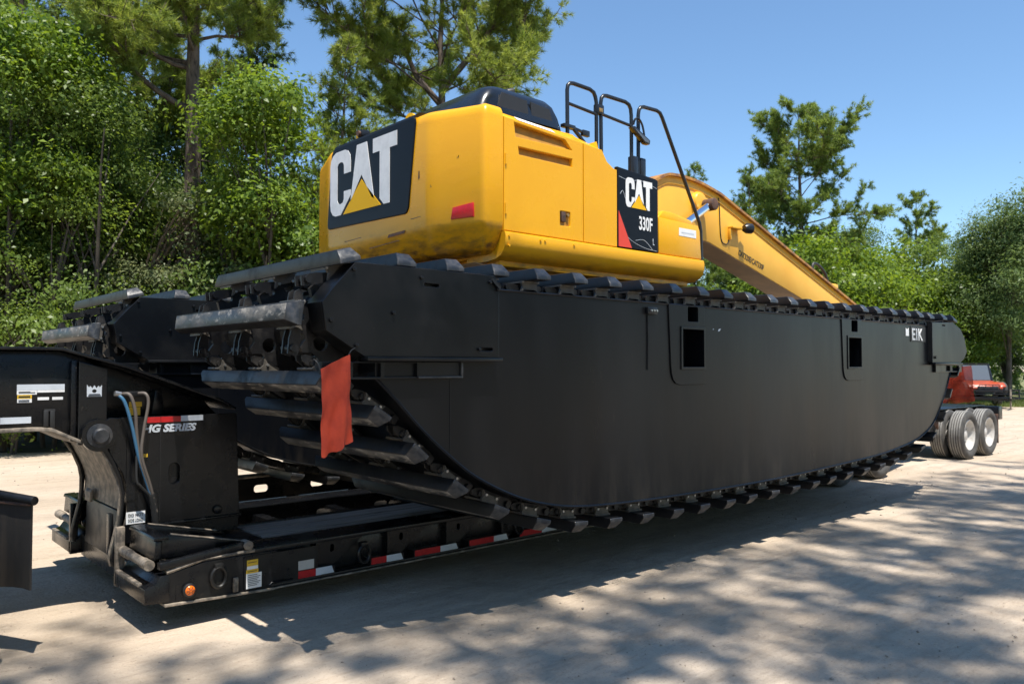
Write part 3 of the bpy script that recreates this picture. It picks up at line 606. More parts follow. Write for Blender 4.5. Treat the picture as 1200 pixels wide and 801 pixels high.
# skirt under the panels
prof = [(5.372, 2.996), (5.352, 2.985), (5.345, 2.95), (5.348, 2.89), (5.368, 2.83), (5.41, 2.785), (5.48, 2.755), (5.60, 2.742), (5.9, 2.74), (5.9, 2.80), (5.56, 2.84), (5.56, 2.996)]
put('side_skirt', MB().prism(prof, 'x', 4.668, 7.70).mesh('skirt', 0, 38), 'yellowdirty', EXC)
for x, z in ((4.71, 2.955), (4.71, 2.865), (5.10, 2.955), (5.16, 2.955), (5.55, 2.955)):
    put('skirt_bolt', MB().cyl((x, 5.336, z), (x, 5.352, z), 0.011, n=8).mesh('sb'), 'yellow', EXC)
put('deck_plate', MB().box(4.75, 7.62, 5.52, 8.35, 2.70, 2.79).mesh('dp', 0.01), 'yellowdirty', EXC)
put('belly_plate', MB().prism([(4.6, 2.74), (5.6, 2.74), (5.75, 2.66), (4.9, 2.66)], 'y', 5.7, 8.1).mesh('bp', 0.01), 'boomunder', EXC)
# hood
def hood():
    m = MB(); lv = [(4.11, 0.0), (4.22, 0.01), (4.32, 0.035), (4.37, 0.075), (4.395, 0.13), (4.402, 0.20)]; n = None
    for z, i in lv:
        o = rrect(4.47+i*1.2, 5.60-i, 5.50+i*.9, 8.1-i*2.0, 0.12, 4); n = len(o); m.v += [(x + (z-4.11)*(-0.25 if x > 5.2 else 0.35), y, z) for x, y in o]
    for j in range(len(lv)-1): m.f += [(j*n+i, j*n+(i+1) % n, (j+1)*n+(i+1) % n, (j+1)*n+i) for i in range(n)]
    m.f += [tuple(range(n)), tuple((len(lv)-1)*n+i for i in range(n))]
    return m.mesh('hood', 0, 50)
HD = put('engine_hood', hood(), 'hood', EXC)
put('hood_mesh', plate([(4.70, 4.16), (5.10, 4.16), (5.08, 4.30), (4.76, 4.31)], [], 0.01, 'xz', 5.505, 0.003), 'print', HD)
put('hood_mesh', plate([(5.14, 4.16), (5.42, 4.16), (5.38, 4.28), (5.12, 4.30)], [], 0.01, 'xz', 5.505, 0.003), 'print', HD)
put('exhaust_stub', MB().tube([(5.25, 6.0, 4.38), (5.25, 6.0, 4.50), (5.27, 6.0, 4.545), (5.33, 6.0, 4.565)], 0.045, 12).mesh('ex'), 'print', EXC)
# handrails
def railset(path, mids):
    o = put('handrail', MB().tube([(x, 5.55, z) for x, z in path], 0.021, 10).mesh('rail', 0, 60), 'rail', EXC)
    for a, b in mids: put('mid_rail', MB().tube([(a[0], 5.55, a[1]), (b[0], 5.55, b[1])], 0.017, 8).mesh('mid', 0, 60), 'rail', o)
    return o
railset([(5.672, 3.98), (5.668, 4.55), (5.678, 4.60), (5.71, 4.63), (5.76, 4.638), (6.0, 4.635), (6.06, 4.615), (6.085, 4.575), (6.10, 4.52), (6.102, 3.82)], [((5.67, 4.42), (6.10, 4.395))])
railset([(6.175, 3.78), (6.168, 4.53), (6.18, 4.585), (6.21, 4.615), (6.26, 4.625), (6.56, 4.628), (6.62, 4.612), (6.65, 4.57), (6.66, 4.50), (6.662, 3.78)], [((6.17, 4.415), (6.665, 4.385))])
r3 = railset([(6.775, 3.78), (6.778, 4.53), (6.79, 4.59), (6.82, 4.625), (6.87, 4.64), (7.10, 4.65), (7.16, 4.635), (7.20, 4.59), (7.90, 3.475), (7.925, 3.38), (7.93, 3.0)], [])
hb = put('rail_clamp', MB().box(6.085, 6.19, 5.52, 5.58, 4.40, 4.50).mesh('cl', 0.008), 'rail', EXC)
put('clamp_label', MB().box(6.11, 6.165, 5.515, 5.521, 4.42, 4.46).mesh('cl', 0.002), 'brass', hb)
put('rail_bracket', MB().box(5.60, 5.76, 5.52, 5.58, 4.165, 4.20).bar((5.74, 5.55, 4.19), (5.92, 5.55, 4.06), 0.03, 0.03).bar((5.70, 5.55, 4.19), (5.95, 5.55, 4.16), 0.03, 0.025).box(5.88, 5.98, 5.53, 5.57, 4.13, 4.19).mesh('rb', 0.004), 'rail', EXC)
mr = put('mirror', MB().prism([(6.56, 4.34), (6.62, 4.36), (6.88, 4.25), (6.87, 4.20), (6.80, 4.20)], 'y', 5.46, 5.52).mesh('mi', 0.01), 'rail', EXC)
put('mirror_arm', MB().tube(crom([(6.67, 5.53, 4.40), (6.69, 5.52, 4.46), (6.74, 5.51, 4.47), (6.80, 5.51, 4.41), (6.82, 5.50, 4.30)], 5), 0.012, 8).mesh('ma'), 'rail', mr)
put('mirror_glass', plate([(6.60, 4.335), (6.85, 4.24), (6.845, 4.215), (6.78, 4.22)], [], 0.004, 'xz', 5.455), 'glass', mr)
for x in (6.70, 6.83):
    put('post_sleeve', MB().box(x-0.045, x+0.045, 5.52, 5.60, 3.80, 4.06).mesh('ps', 0.012), 'rail', EXC)

# ---- boom
BN, BF = 6.55, 6.99
BOOM = crom([(7.55, 3.3), (8.0, 3.97), (8.47, 4.285), (8.75, 4.345), (9.04, 4.345), (9.35, 4.32), (9.79, 4.24)], 5) + [(14.1, 2.81), (15.8, 2.20), (15.75, 1.90), (12.06, 2.903), (9.56, 3.535), (9.35, 3.555), (9.1, 3.52), (8.4, 3.25), (7.75, 2.85), (7.4, 3.0)]
BM = put('boom', MB().prism(BOOM, 'y', BN, BF).mesh('boom', 0.006), 'boom', EXC)
tops = [p for p in BOOM[:BOOM.index((15.8, 2.20))+1]]
fl = MB(); up_ = 0.035
P = [np.array(p) for p in tops]
ring = []
for i, p in enumerate(P):
    d = P[min(i+1, len(P)-1)]-P[max(i-1, 0)]; d /= np.linalg.norm(d); n = np.array((-d[1], d[0])); n = n if n[1] > 0 else -n
    ring.append([(p[0]+n[0]*o, y, p[1]+n[1]*o) for y, o in ((BN-0.045, 0.0), (BF+0.045, 0.0), (BF+0.045, up_), (BN-0.045, up_))])
fl.v = [v for r_ in ring for v in r_]
for i in range(len(ring)-1): fl.f += [(i*4+j, i*4+(j+1) % 4, i*4+4+(j+1) % 4, i*4+4+j) for j in range(4)]
fl.f += [(3, 2, 1, 0), tuple(len(fl.v)-4+j for j in range(4))]
put('top_flange', fl.mesh('flange', 0, 40), 'boomrust', BM)
put('weld_strip', MB().tube([(p[0]-0.0, BN-0.004, p[1]-0.10) for p in P[8:]], 0.010, 6).mesh('weld'), 'boom', BM)
low = [(15.75, 1.90), (12.06, 2.903), (9.56, 3.535), (9.35, 3.555), (9.1, 3.52), (8.4, 3.25)]
un = MB()
for x, z in low: un.v += [(x, BN+0.012, z-0.004), (x, BF-0.012, z-0.004), (x, BF-0.012, z-0.010), (x, BN+0.012, z-0.010)]
for i in range(len(low)-1): un.f += [(i*4+j, i*4+(j+1) % 4, i*4+4+(j+1) % 4, i*4+4+j) for j in range(4)]
put('underside_plate', un.mesh('under', 0, 30), 'boomunder', BM)
put('pivot_boss', MB().cyl((9.28, BN-0.07, 4.06), (9.28, BN, 4.06), 0.13, 0.16, n=24).mesh('boss', 0.01), 'boom', BM)
put('pivot_pin', MB().cyl((9.36, BN-0.24, 4.02), (9.36, BN-0.06, 4.02), 0.085, n=20).mesh('pin', 0.015), 'rust', BM)
cylp = Vector((9.36, BN-0.15, 4.02)); foot = Vector((7.75, BN-0.15, 3.10)); dd = (foot-cylp).normalized()
put('cylinder_rod', MB().cyl(cylp+dd*0.05, cylp+dd*0.85, 0.055, n=20).mesh('rod'), 'chrome', BM)
put('cylinder_barrel', MB().cyl(cylp+dd*0.8, foot, 0.10, n=24).mesh('barrel', 0.01), 'yellow', BM)
put('lettering', text_mesh('CAT320E/CAT330F', 0.118, 0.004, 'xz', BN-0.004, (10.28, 3.425), bold=0.0, xs=0.74, slope=math.atan2(-0.251, 1)), 'print', BM)
lm = put('work_lamp', MB().lathe([(0, 0), (0.05, 0), (0.075, 0.05), (0.075, 0.13), (0.0, 0.13)], (10.26, BN-0.12, 3.80), (1, -0.3, 0.02), 20).mesh('lamp', 0, 40), 'rail', BM)
put('lamp_bracket', MB().box(10.02, 10.27, BN-0.09, BN-0.002, 3.785, 3.815).box(10.02, 10.05, BN-0.05, BN-0.002, 3.62, 3.785).mesh('lb', 0.004), 'boom', BM)
put('lamp_wire', MB().tube(crom([(10.04, BN-0.006, 3.62), (9.98, BN-0.006, 3.55), (9.84, BN-0.006, 3.62), (9.80, BN-0.006, 4.10), (9.78, BN-0.006, 4.20)], 5), 0.008, 5).mesh('lw'), 'print', BM)
put('hose_guard', MB().tube(crom([(12.72, 6.68, 3.36), (12.78, 6.68, 3.52), (12.98, 6.68, 3.50), (13.2, 6.68, 3.36), (13.3, 6.68, 3.14)], 5), 0.025, 8).mesh('hg'), 'hoseblack', BM)
put('flange_lug', MB().box(13.30, 13.52, 6.60, 6.78, 3.02, 3.22).mesh('lug', 0.04), 'boom', BM)
put('hose_line', MB().tube([(9.0, 6.75, 4.42), (9.8, 6.75, 4.31), (14.2, 6.75, 2.86)], 0.022, 8).mesh('hl'), 'boomrust', BM)
put('stick_pin', MB().cyl((15.75, 6.45, 2.06), (15.75, 7.09, 2.06), 0.09, n=20).mesh('sp', 0.01), 'rust', EXC)

# ------------------------------------------------------------------ lowboy trailer
TR = thing('lowboy_trailer', 'black lowboy trailer with gooseneck and red and white reflective tape', 'trailer', (6.0, 6.85, 0.0))
TY0, TY1 = 5.55, 8.22
def side_beam(y0, sgn):
    m = MB()
    m.box(2.62, 11.0, y0+sgn*0.10 if sgn > 0 else y0-0.14, y0+0.14 if sgn > 0 else y0-0.10, 0.192, 0.435)
    a, b = (y0, y0+0.30) if sgn > 0 else (y0-0.30, y0)
    m.box(1.87, 11.0, a, b, 0.436, 0.466); m.box(2.58, 11.0, a, b, 0.168, 0.190)
    return m.mesh('beam', 0.003)
SB = put('side_beam', side_beam(TY0, 1), 'trailer', TR)
# front side plate, tapered toward the nose
put('nose_plate', plate([(1.832, 0.195), (2.0, 0.185), (2.30, 0.174), (2.62, 0.168), (2.62, 0.434), (2.10, 0.434), (1.83, 0.385)], [], 0.03, 'xz', TY0+0.004, 0.004), 'trailer', SB)
put('nose_plate', MB().prism([(1.832, 0.195), (2.62, 0.168), (2.62, 0.434), (2.10, 0.434), (1.83, 0.385)], 'y', TY1-0.16, TY1-0.12).mesh('np'), 'trailer', TR)
put('lower_edge', MB().prism([(1.825, 0.175), (2.6, 0.150), (2.6, 0.166), (1.825, 0.194)], 'y', TY0-0.012, TY0+0.10).mesh('le', 0.003), 'edge', SB)
put('lower_edge', MB().box(2.602, 11.0, TY0-0.006, TY0+0.02, 0.155, 0.1665).mesh('le', 0.002), 'edge', SB)
put('upper_edge', MB().tube([(1.84, TY0+0.012, 0.40), (2.08, TY0+0.012, 0.452), (2.45, TY0+0.012, 0.455)], 0.016, 8).mesh('ue'), 'edge', SB)
# outriggers, rings, lamp and tapes along the side
for x in (2.98, 3.62, 4.22, 4.85, 5.5, 6.2, 7.0):
    o = put('outrigger', plate([(x, 0.192), (x+0.06, 0.192), (x+0.30, 0.37), (x+0.42, 0.434), (x-0.05, 0.434), (x-0.02, 0.33)], [rrect(x+0.10, x+0.135, 0.34, 0.40, 0.015)], 0.02, 'xz', TY0+0.05), 'trailer', SB)
    put('bracket', MB().box(x-0.035, x-0.015, TY0+0.02, TY0+0.10, 0.192, 0.433).mesh('ob'), 'trailer', SB)
for x, z in ((2.185, 0.315), (3.345, 0.295), (5.0, 0.295)):
    t_ = [(x+0.052*math.cos(a), TY0-0.018, z+0.068*math.sin(a)) for a in np.linspace(0, 2*PI, 18)[:-1]]
    put('tie_ring', MB().tube(t_, 0.014, 8, closed=True).mesh('ring'), 'trailer', SB)
    put('ring_lug', MB().box(x-0.03, x+0.03, TY0-0.03, TY0+0.02, z+0.055, z+0.095).mesh('lug', 0.004), 'trailer', SB)
lampb = put('marker_lamp', MB().lathe([(0, -0.028), (0.034, -0.028), (0.046, -0.02), (0.046, 0.004), (0, 0.004)], (1.985, TY0, 0.262), (0, 1, 0), 24).mesh('ml', 0, 40), 'black', SB)
put('lamp_lens', MB().lathe([(0, -0.042), (0.016, -0.040), (0.029, -0.034), (0.033, -0.0285), (0.0, -0.0285)], (1.985, TY0, 0.262), (0, 1, 0), 20).mesh('ll', 0, 40), 'amber', SB, label='amber lens')
for k in range(6):
    a = k*PI/3
    put('lens_rib', MB().bar((1.985+0.008*math.cos(a), TY0-0.0415, 0.262+0.008*math.sin(a)), (1.985+0.027*math.cos(a), TY0-0.036, 0.262+0.027*math.sin(a)), 0.004, 0.004, (0, 1, 0)).mesh('lr'), 'rust', SB)
put('lamp_plate', plate(rect(1.90, 2.06, 0.20, 0.305), [], 0.004, 'xz', TY0+0.0005), 'trailer', SB)
put('lug_post', MB().box(2.29, 2.325, TY0-0.02, TY0+0.004, 0.19, 0.29).mesh('lp', 0.004), 'edge', SB)
put('drain_rail', MB().tube([(2.56, TY0-0.01, 0.192), (2.575, TY0-0.012, 0.206), (2.74, TY0-0.012, 0.206)], 0.007, 6).mesh('dr'), 'trailer', SB)
def tape(x0, xm, x1, z0, z1):
    put('red_tape', plate(rect(x0, xm, z0, z1), [], 0.003, 'xz', TY0-0.009), 'red', SB)
    put('white_tape', plate([(xm+.002, z0), (x1, z0), (x1-0.02, z1), (xm+.002, z1)], [], 0.003, 'xz', TY0-0.009), 'greyvinyl', SB)
    put('tape_backing', MB().box(x0-0.01, x1+0.01, TY0-0.0055, TY0+0.11, z0-0.006, z1-0.004).mesh('tb'), 'trailer', SB)
tape(2.787, 2.93, 3.085, 0.196, 0.25); tape(3.42, 3.56, 3.72, 0.196, 0.248); tape(3.84, 4.10, 4.29, 0.196, 0.246); tape(4.42, 4.70, 4.87, 0.196, 0.246); tape(5.02, 5.3, 5.5, 0.196, 0.246); tape(5.65, 5.95, 6.15, 0.196, 0.246)
put('label_backing', MB().box(2.37, 2.93, TY0-0.006, TY0+0.002, 0.19, 0.42).mesh('lb'), 'trailer', SB)
put('cream_tape', plate(rect(2.787, 2.915, 0.257, 0.325), [], 0.002, 'xz', TY0-0.0085), 'rim', SB)
for (a0, a1, b0, b1, mm) in ((2.39, 2.472, 0.352, 0.395, 'cautionyellow'), (2.39, 2.472, 0.328, 0.3515, 'white'), (2.385, 2.475, 0.300, 0.3275, 'cautionyellow'), (2.385, 2.50, 0.193, 0.2995, 'white')):
    put('sticker', plate(rect(a0, a1, b0, b1), [], 0.002, 'xz', TY0-0.0085), mm, SB)
for k in range(9):
    z = (0.375, 0.312, 0.285, 0.272, 0.260, 0.248, 0.236, 0.224, 0.212)[k]
    put('print_line', MB().box(2.398, 2.462 if k < 2 else 2.49-0.012*(k % 3), TY0-0.0100, TY0-0.0088, z, z+0.004).mesh('pl'), 'print', SB)
# deck planks (near track strip), frame rails with slots, far strip
for k in range(5):
    y = 5.86+k*0.116
    put('deck_plank', MB().box(2.68, 10.9, y, y+0.110, 0.42, 0.462+0.003*(k % 2)).mesh('plank', 0.006), 'plank', TR)
put('deck_lip', MB().box(2.58, 10.9, 6.442, 6.50, 0.40, 0.470).mesh('lip', 0.004), 'trailer', TR)
put('deck_plate', MB().box(1.88, 2.66, 5.86, 6.50, 0.425, 0.462).mesh('dpl', 0.006), 'trailer', TR)
for x in np.arange(2.4, 10.8, 0.75):
    put('cross_member', MB().box(x, x+0.10, 5.72, 8.05, 0.20, 0.40).mesh('cm', 0.004), 'trailer', TR)
def slotted(y, z0, z1, xs, t=0.02):
    return plate(rect(2.6, 11.0, z0, z1), [rrect(x, x+0.16, (z0+z1)/2-0.045, (z0+z1)/2+0.035, 0.034) for x in xs], t, 'xz', y)
FR = put('frame_rail', slotted(7.22, 0.20, 0.465, (3.16, 3.82, 4.48, 5.14)), 'trailer', TR)
put('rail_flange', MB().box(2.6, 11.0, 7.16, 7.44, 0.466, 0.484).mesh('rf', 0.004), 'trailer', FR)
FR2 = put('outer_rail', slotted(8.19, 0.36, 0.60, (3.60, 4.26, 4.92, 5.6)), 'trailer', TR)
put('rail_flange', MB().box(2.6, 11.0, 8.13, 8.33, 0.601, 0.622).mesh('rf', 0.004), 'edge', FR2)
# nose: cross bar, roller and the folded ramp frame on the near side, and the same steps on the far side
def nose(y0, y1, parent, sg):
    put('nose_bar', MB().prism([(1.70, 0.21), (1.86, 0.20), (1.86, 0.38), (1.80, 0.385), (1.76, 0.33), (1.70, 0.31)], 'y', y0, y1).mesh('nb', 0.006), 'trailer', parent)
    put('nose_edge', MB().bar((1.705, y0+0.12, 0.318), (1.705, y1-0.05, 0.318), 0.03, 0.022).mesh('ne', 0.004), 'edge', parent)
    put('roller', MB().lathe([(0, 0), (0.036, 0), (0.036, 0.11), (0.030, 0.112), (0.030, 0.42), (0.036, 0.424), (0.036, 0.58), (0, 0.58)], (1.745, y0+0.06, 0.452), (0, 1, 0), 18).mesh('ro', 0, 30), 'edge', parent)
    b = put('ramp_box', MB().prism([(1.78, 0.475), (1.83, 0.475), (1.83, 0.60), (1.79, 0.60)], 'y', y0+0.08, y0+0.62).mesh('rb', 0.006), 'trailer', parent)
    put('ramp_cap', MB().prism([(1.775, 0.603), (1.88, 0.603), (1.87, 0.632), (1.785, 0.630)], 'y', y0+0.075, y0+0.63).mesh('rc', 0.006), 'trailer', b)
    for y in (y0+0.10, y0+0.58):
        put('ramp_rail', MB().prism([(1.835, 0.478), (2.46, 0.478), (2.46, 0.498), (1.88, 0.632), (1.835, 0.60)], 'y', y, y+0.03).mesh('rr', 0.004), 'trailer', b)
        put('rail_wear', MB().bar((1.90, y+0.015, 0.632), (2.40, y+0.015, 0.516), 0.034, 0.008).mesh('rw', 0.002), 'edge', b)
    put('ramp_floor', MB().box(1.84, 2.4, y0+0.13, y0+0.58, 0.467, 0.482).mesh('rf'), 'print', b)
    put('ramp_arm', MB().bar((1.79, y0+0.02, 0.445), (2.43, y0+0.03, 0.505), 0.06, 0.05).mesh('ra', 0.008), 'trailer', parent)
    put('arm_hinge', MB().cyl((2.40, y0-0.02, 0.50), (2.40, y0+0.08, 0.50), 0.034, n=14).mesh('ah', 0.005), 'edge', parent)
nose(TY0, TY0+0.68, TR, 1); nose(TY1-0.72, TY1-0.04, TR, -1)
put('nose_beam', MB().box(1.78, 2.0, 6.2, 7.5, 0.19, 0.36).mesh('nbm', 0.008), 'trailer', TR)

# gooseneck: two side webs with flanges, swan-necked lower arms and a web plate between them
GN = put('gooseneck', MB().prism([(-2.2, 1.36), (1.24, 1.36), (1.44, 1.27), (1.60, 1.20), (1.66, 1.30), (1.66, 1.73), (1.49, 1.845), (1.34, 1.885), (-2.2, 1.885)], 'y', 6.34, 7.36).mesh('neck', 0.006), 'trailer', TR)
topf = [(-2.2, 1.888), (1.30, 1.892), (1.36, 1.888), (1.49, 1.848), (1.79, 1.762), (2.48, 1.502), (2.60, 1.43)]
m = MB()
for x, z in topf: m.v += [(x, 6.27, z), (x, 7.43, z), (x, 7.43, z+0.022), (x, 6.27, z+0.022)]
for i in range(len(topf)-1): m.f += [(i*4+j, i*4+(j+1) % 4, i*4+4+(j+1) % 4, i*4+4+j) for j in range(4)]
m.f += [(3, 2, 1, 0), tuple(len(m.v)-4+j for j in range(4))]
put('top_flange', m.mesh('tf', 0.004), 'trailer', GN)
lowf = [(-2.2, 1.338), (1.22, 1.345), (1.30, 1.335), (1.44, 1.262), (1.56, 1.20)]
m = MB()
for x, z in lowf: m.v += [(x, 6.27, z-0.012), (x, 7.43, z-0.012), (x, 7.43, z+0.014), (x, 6.27, z+0.014)]
for i in range(len(lowf)-1): m.f += [(i*4+j, i*4+(j+1) % 4, i*4+4+(j+1) % 4, i*4+4+j) for j in range(4)]
m.f += [(3, 2, 1, 0), tuple(len(m.v)-4+j for j in range(4))]
put('bottom_flange', m.mesh('bf', 0.003), 'edge', GN)
put('rear_web', MB().prism([(1.66, 1.38), (2.58, 1.38), (2.47, 1.50), (1.79, 1.758), (1.66, 1.79)], 'y', 6.62, 7.08).mesh('rw', 0.004), 'trailer', GN)
put('brace', MB().prism([(2.02, 1.40), (2.12, 1.40), (2.10, 1.60), (2.05, 1.60)], 'y', 6.50, 6.62).mesh('brc', 0.01), 'trailer', GN)
ear = put('hinge_ear', plate([(1.462, 1.22), (1.64, 1.22), (1.652, 1.30), (1.652, 1.762), (1.462, 1.815)], [], 0.04, 'xz', 6.295, 0.006), 'trailer', GN)
put('ear_rib', MB().box(1.415, 1.452, 6.30, 6.345, 1.25, 1.82).mesh('er', 0.006), 'trailer', GN)
put('gusset', MB().bar((1.265, 6.325, 1.47), (1.265, 6.325, 1.36), 0.022, 0.03, (1, 0, 0)).bar((1.305, 6.325, 1.47), (1.305, 6.325, 1.345), 0.022, 0.03, (1, 0, 0)).box(1.255, 1.325, 6.325, 6.345, 1.465, 1.48).mesh('gu', 0.003), 'print', GN)
# crown emblem plate
put('emblem', plate([(1.515, 1.562), (1.612, 1.562), (1.613, 1.645), (1.600, 1.628), (1.590, 1.640), (1.577, 1.622), (1.564, 1.644), (1.550, 1.622), (1.537, 1.640), (1.528, 1.628), (1.514, 1.650)],
    [[(1.5635+0.016*math.cos(a), 1.602+0.014*math.sin(a)) for a in np.linspace(0, 2*PI, 9)[:-1]]], 0.003, 'xz', 6.291), 'greyvinyl', GN, label='pale crown emblem')
put('emblem_line', MB().box(1.522, 1.606, 6.2893, 6.2908, 1.567, 1.573).box(1.528, 1.60, 6.2893, 6.2908, 1.577, 1.582).mesh('el'), 'print', GN)
# stickers on the neck
for (a0, a1, b0, b1, mm) in ((1.09, 1.382, 1.615, 1.655, 'greyvinyl'), (1.09, 1.21, 1.585, 1.614, 'white'), (1.212, 1.382, 1.598, 1.614, 'white'), (1.093, 1.18, 1.556, 1.584, 'cautionyellow'), (1.093, 1.18, 1.530, 1.5555, 'white'), (1.215, 1.285, 1.545, 1.565, 'white'), (1.305, 1.372, 1.545, 1.565, 'white'), (0.995, 1.178, 1.388, 1.432, 'greyvinyl')):
    put('sticker', plate(rect(a0, a1, b0, b1), [], 0.003, 'xz', 6.3365), mm, GN)
put('print_line', MB().box(1.10, 1.20, 6.3345, 6.3362, 1.597, 1.601).box(1.10, 1.17, 6.3345, 6.3362, 1.603, 1.606).box(1.10, 1.17, 6.3345, 6.3362, 1.566, 1.576).box(1.10, 1.165, 6.3345, 6.3362, 1.537, 1.541).box(1.10, 1.165, 6.3345, 6.3362, 1.545, 1.549).mesh('pl'), 'print', GN)
put('sticker', plate(rect(0.80, 0.993, 1.388, 1.432), [], 0.003, 'xz', 6.3365), 'red', GN)
# pivot
pv = put('pivot_pin', MB().lathe([(0, -0.10), (0.045, -0.10), (0.055, -0.09), (0.055, -0.05), (0.085, -0.045), (0.085, 0.0), (0, 0.0)], (1.588, 6.27, 1.285), (0, 1, 0), 28).mesh('pp', 0, 30), 'capsteel', GN)
put('pivot_ring', MB().lathe([(0.085, -0.03), (0.115, -0.03), (0.115, 0.02), (0.085, 0.02)], (1.588, 6.27, 1.285), (0, 1, 0), 28).mesh('pr', 0, 30), 'trailer', GN)
# lower box with the series name, and the arms
BX = put('lower_box', plate([(1.60, 1.36), (1.66, 1.405), (2.606, 1.405), (2.636, 0.60), (2.62, 0.48), (1.75, 0.48), (1.79, 0.70), (1.795, 0.86), (1.755, 1.0), (1.68, 1.12)], [rrect(2.085, 2.165, 0.885, 1.045, 0.039)], 0.03, 'xz', 6.27, 0.004), 'trailer', TR)
put('box_body', MB().prism([(1.72, 1.38), (2.59, 1.38), (2.62, 0.60), (2.61, 0.48), (1.85, 0.48), (1.86, 0.86)], 'y', 6.31, 7.40).mesh('bb'), 'trailer', BX)
put('box_door', MB().box(1.78, 1.86, 6.262, 6.268, 0.80, 1.36).mesh('bd'), 'trailer', BX)
put('box_seam', MB().box(2.016, 2.02, 6.2655, 6.269, 0.62, 1.40).mesh('bs'), 'print', BX)
put('box_bolt', MB().cyl((2.455, 6.245, 0.655), (2.455, 6.272, 0.655), 0.035, n=14).mesh('bo', 0.005), 'trailer', BX)
put('box_ledge', MB().box(1.98, 2.64, 6.235, 6.268, 0.588, 0.606).mesh('bl', 0.003), 'trailer', BX)
ARM = [(1.555, 1.235), (1.62, 1.165), (1.68, 1.06), (1.725, 0.95), (1.742, 0.86), (1.742, 0.76), (1.73, 0.65), (1.705, 0.54), (1.682, 0.44), (1.676, 0.38), (1.69, 0.335), (1.708, 0.325), (1.718, 0.38), (1.732, 0.50), (1.757, 0.65), (1.77, 0.86), (1.748, 0.97), (1.705, 1.08), (1.65, 1.19), (1.61, 1.24)]
for y in (6.262, 7.36):
    a_ = put('lower_arm', plate(ARM, [], 0.07, 'xz', y-0.012 if y < 7 else y, 0.008), 'trailer', TR)
    put('arm_wear', MB().tube([(x, (y-0.012)+0.035, z) for x, z in ARM[:11]], 0.012, 6).mesh('aw'), 'edge', a_)
WEB = crom([(1.62, 1.22), (1.70, 1.06), (1.755, 0.93), (1.77, 0.82), (1.76, 0.72)], 4)
m = MB()
for x, z in WEB: m.v += [(x, 6.32, z), (x, 7.37, z)]
m.f = [(2*i, 2*i+1, 2*i+3, 2*i+2) for i in range(len(WEB)-1)]
put('curved_web', m.mesh('cw'), 'edge', TR)
put('web_plate', MB().prism([(1.76, 0.34), (1.78, 0.34), (1.80, 0.70), (1.77, 0.70)], 'y', 6.42, 7.30).mesh('wp', 0.006), 'black', TR)
put('web_tab', MB().prism([(1.72, 0.70), (1.74, 0.70), (1.74, 0.80), (1.72, 0.78)], 'y', 7.0, 7.16).mesh('wt', 0.004), 'edge', TR)
put('arm_plate', MB().box(1.685, 1.715, 6.33, 6.40, 0.40, 0.70).mesh('ap', 0.005), 'trailer', TR)
put('nose_lug', MB().box(1.70, 1.76, 6.2, 6.25, 0.20, 0.62).mesh('nl', 0.006), 'edge', TR)
put('nose_lug', MB().box(1.70, 1.76, 7.52, 7.57, 0.20, 0.62).mesh('nl', 0.006), 'trailer', TR)
# writing and tape on the box
put('red_tape', plate(rect(1.905, 2.165, 1.358, 1.400), [], 0.003, 'xz', 6.2655), 'red', BX)
put('white_tape', plate(rect(2.167, 2.335, 1.360, 1.402), [], 0.003, 'xz', 6.2655), 'greyvinyl', BX)
put('lettering', text_mesh('HG SERIES', 0.076, 0.003, 'xz', 6.2655, (1.885, 1.288), bold=0.0035, shear=0.22, xs=1.13), 'greyvinyl', BX)
put('caution_tag', plate(rect(1.80, 1.89, 1.415, 1.475), [], 0.004, 'xz', 6.33), 'cautionyellow', BX)
put('caution_tag', plate(rect(1.81, 1.90, 1.478, 1.515), [], 0.004, 'xz', 6.33), 'cautionyellow', BX)
put('caution_tag', plate(rect(1.855, 1.925, 1.105, 1.13), [], 0.003, 'xz', 6.2595), 'cautionyellow', BX)
sgn = put('notice', plate(rect(1.782, 1.915, 0.622, 0.71), [], 0.003, 'xz', 6.2655), 'white', BX)
put('notice_text', text_mesh('DO NOT', 0.031, 0.002, 'xz', 6.2635, (1.8485, 0.675), bold=0.0, align='CENTER', xs=0.85), 'print', BX)
put('notice_text', text_mesh('SIDE LOAD', 0.031, 0.002, 'xz', 6.2635, (1.8485, 0.638), bold=0.0, align='CENTER', xs=0.68), 'print', BX)
# hydraulic hoses
HB = put('hose_block', MB().box(1.69, 1.90, 6.25, 6.31, 1.555, 1.595).mesh('hb', 0.006), 'black', TR)
for pts, r_, mm in (([(1.70, 6.22, 1.575), (1.74, 6.19, 1.52), (1.79, 6.18, 1.34), (1.84, 6.19, 1.12), (1.91, 6.20, 0.90), (1.965, 6.21, 0.72)], 0.0125, 'hoseblue'),
                    ([(1.73, 6.24, 1.575), (1.775, 6.19, 1.57), (1.81, 6.18, 1.45), (1.825, 6.19, 1.28), (1.85, 6.19, 1.10), (1.92, 6.20, 0.88), (1.965, 6.22, 0.70)], 0.013, 'hosegrey'),
                    ([(1.85, 6.24, 1.58), (1.885, 6.19, 1.575), (1.90, 6.18, 1.50), (1.87, 6.18, 1.30), (1.86, 6.18, 1.12), (1.925, 6.19, 0.90), (1.975, 6.20, 0.70)], 0.012, 'hosegrey'),
                    ([(1.83, 6.20, 1.13), (1.83, 6.19, 0.95), (1.86, 6.19, 0.90), (1.94, 6.20, 0.80), (1.97, 6.22, 0.66)], 0.010, 'hoseblack')):
    put('hydraulic_hose', MB().tube(crom(pts, 6), r_, 8).mesh('hose', 0, 60), mm, TR)
put('hose_sleeve', MB().tube(crom([(1.935, 6.205, 0.84), (1.96, 6.21, 0.74), (1.975, 6.22, 0.62), (1.975, 6.23, 0.55)], 5), [0.024+0.004*(i % 2) for i in range(16)], 10).mesh('hs'), 'hoseblack', TR)
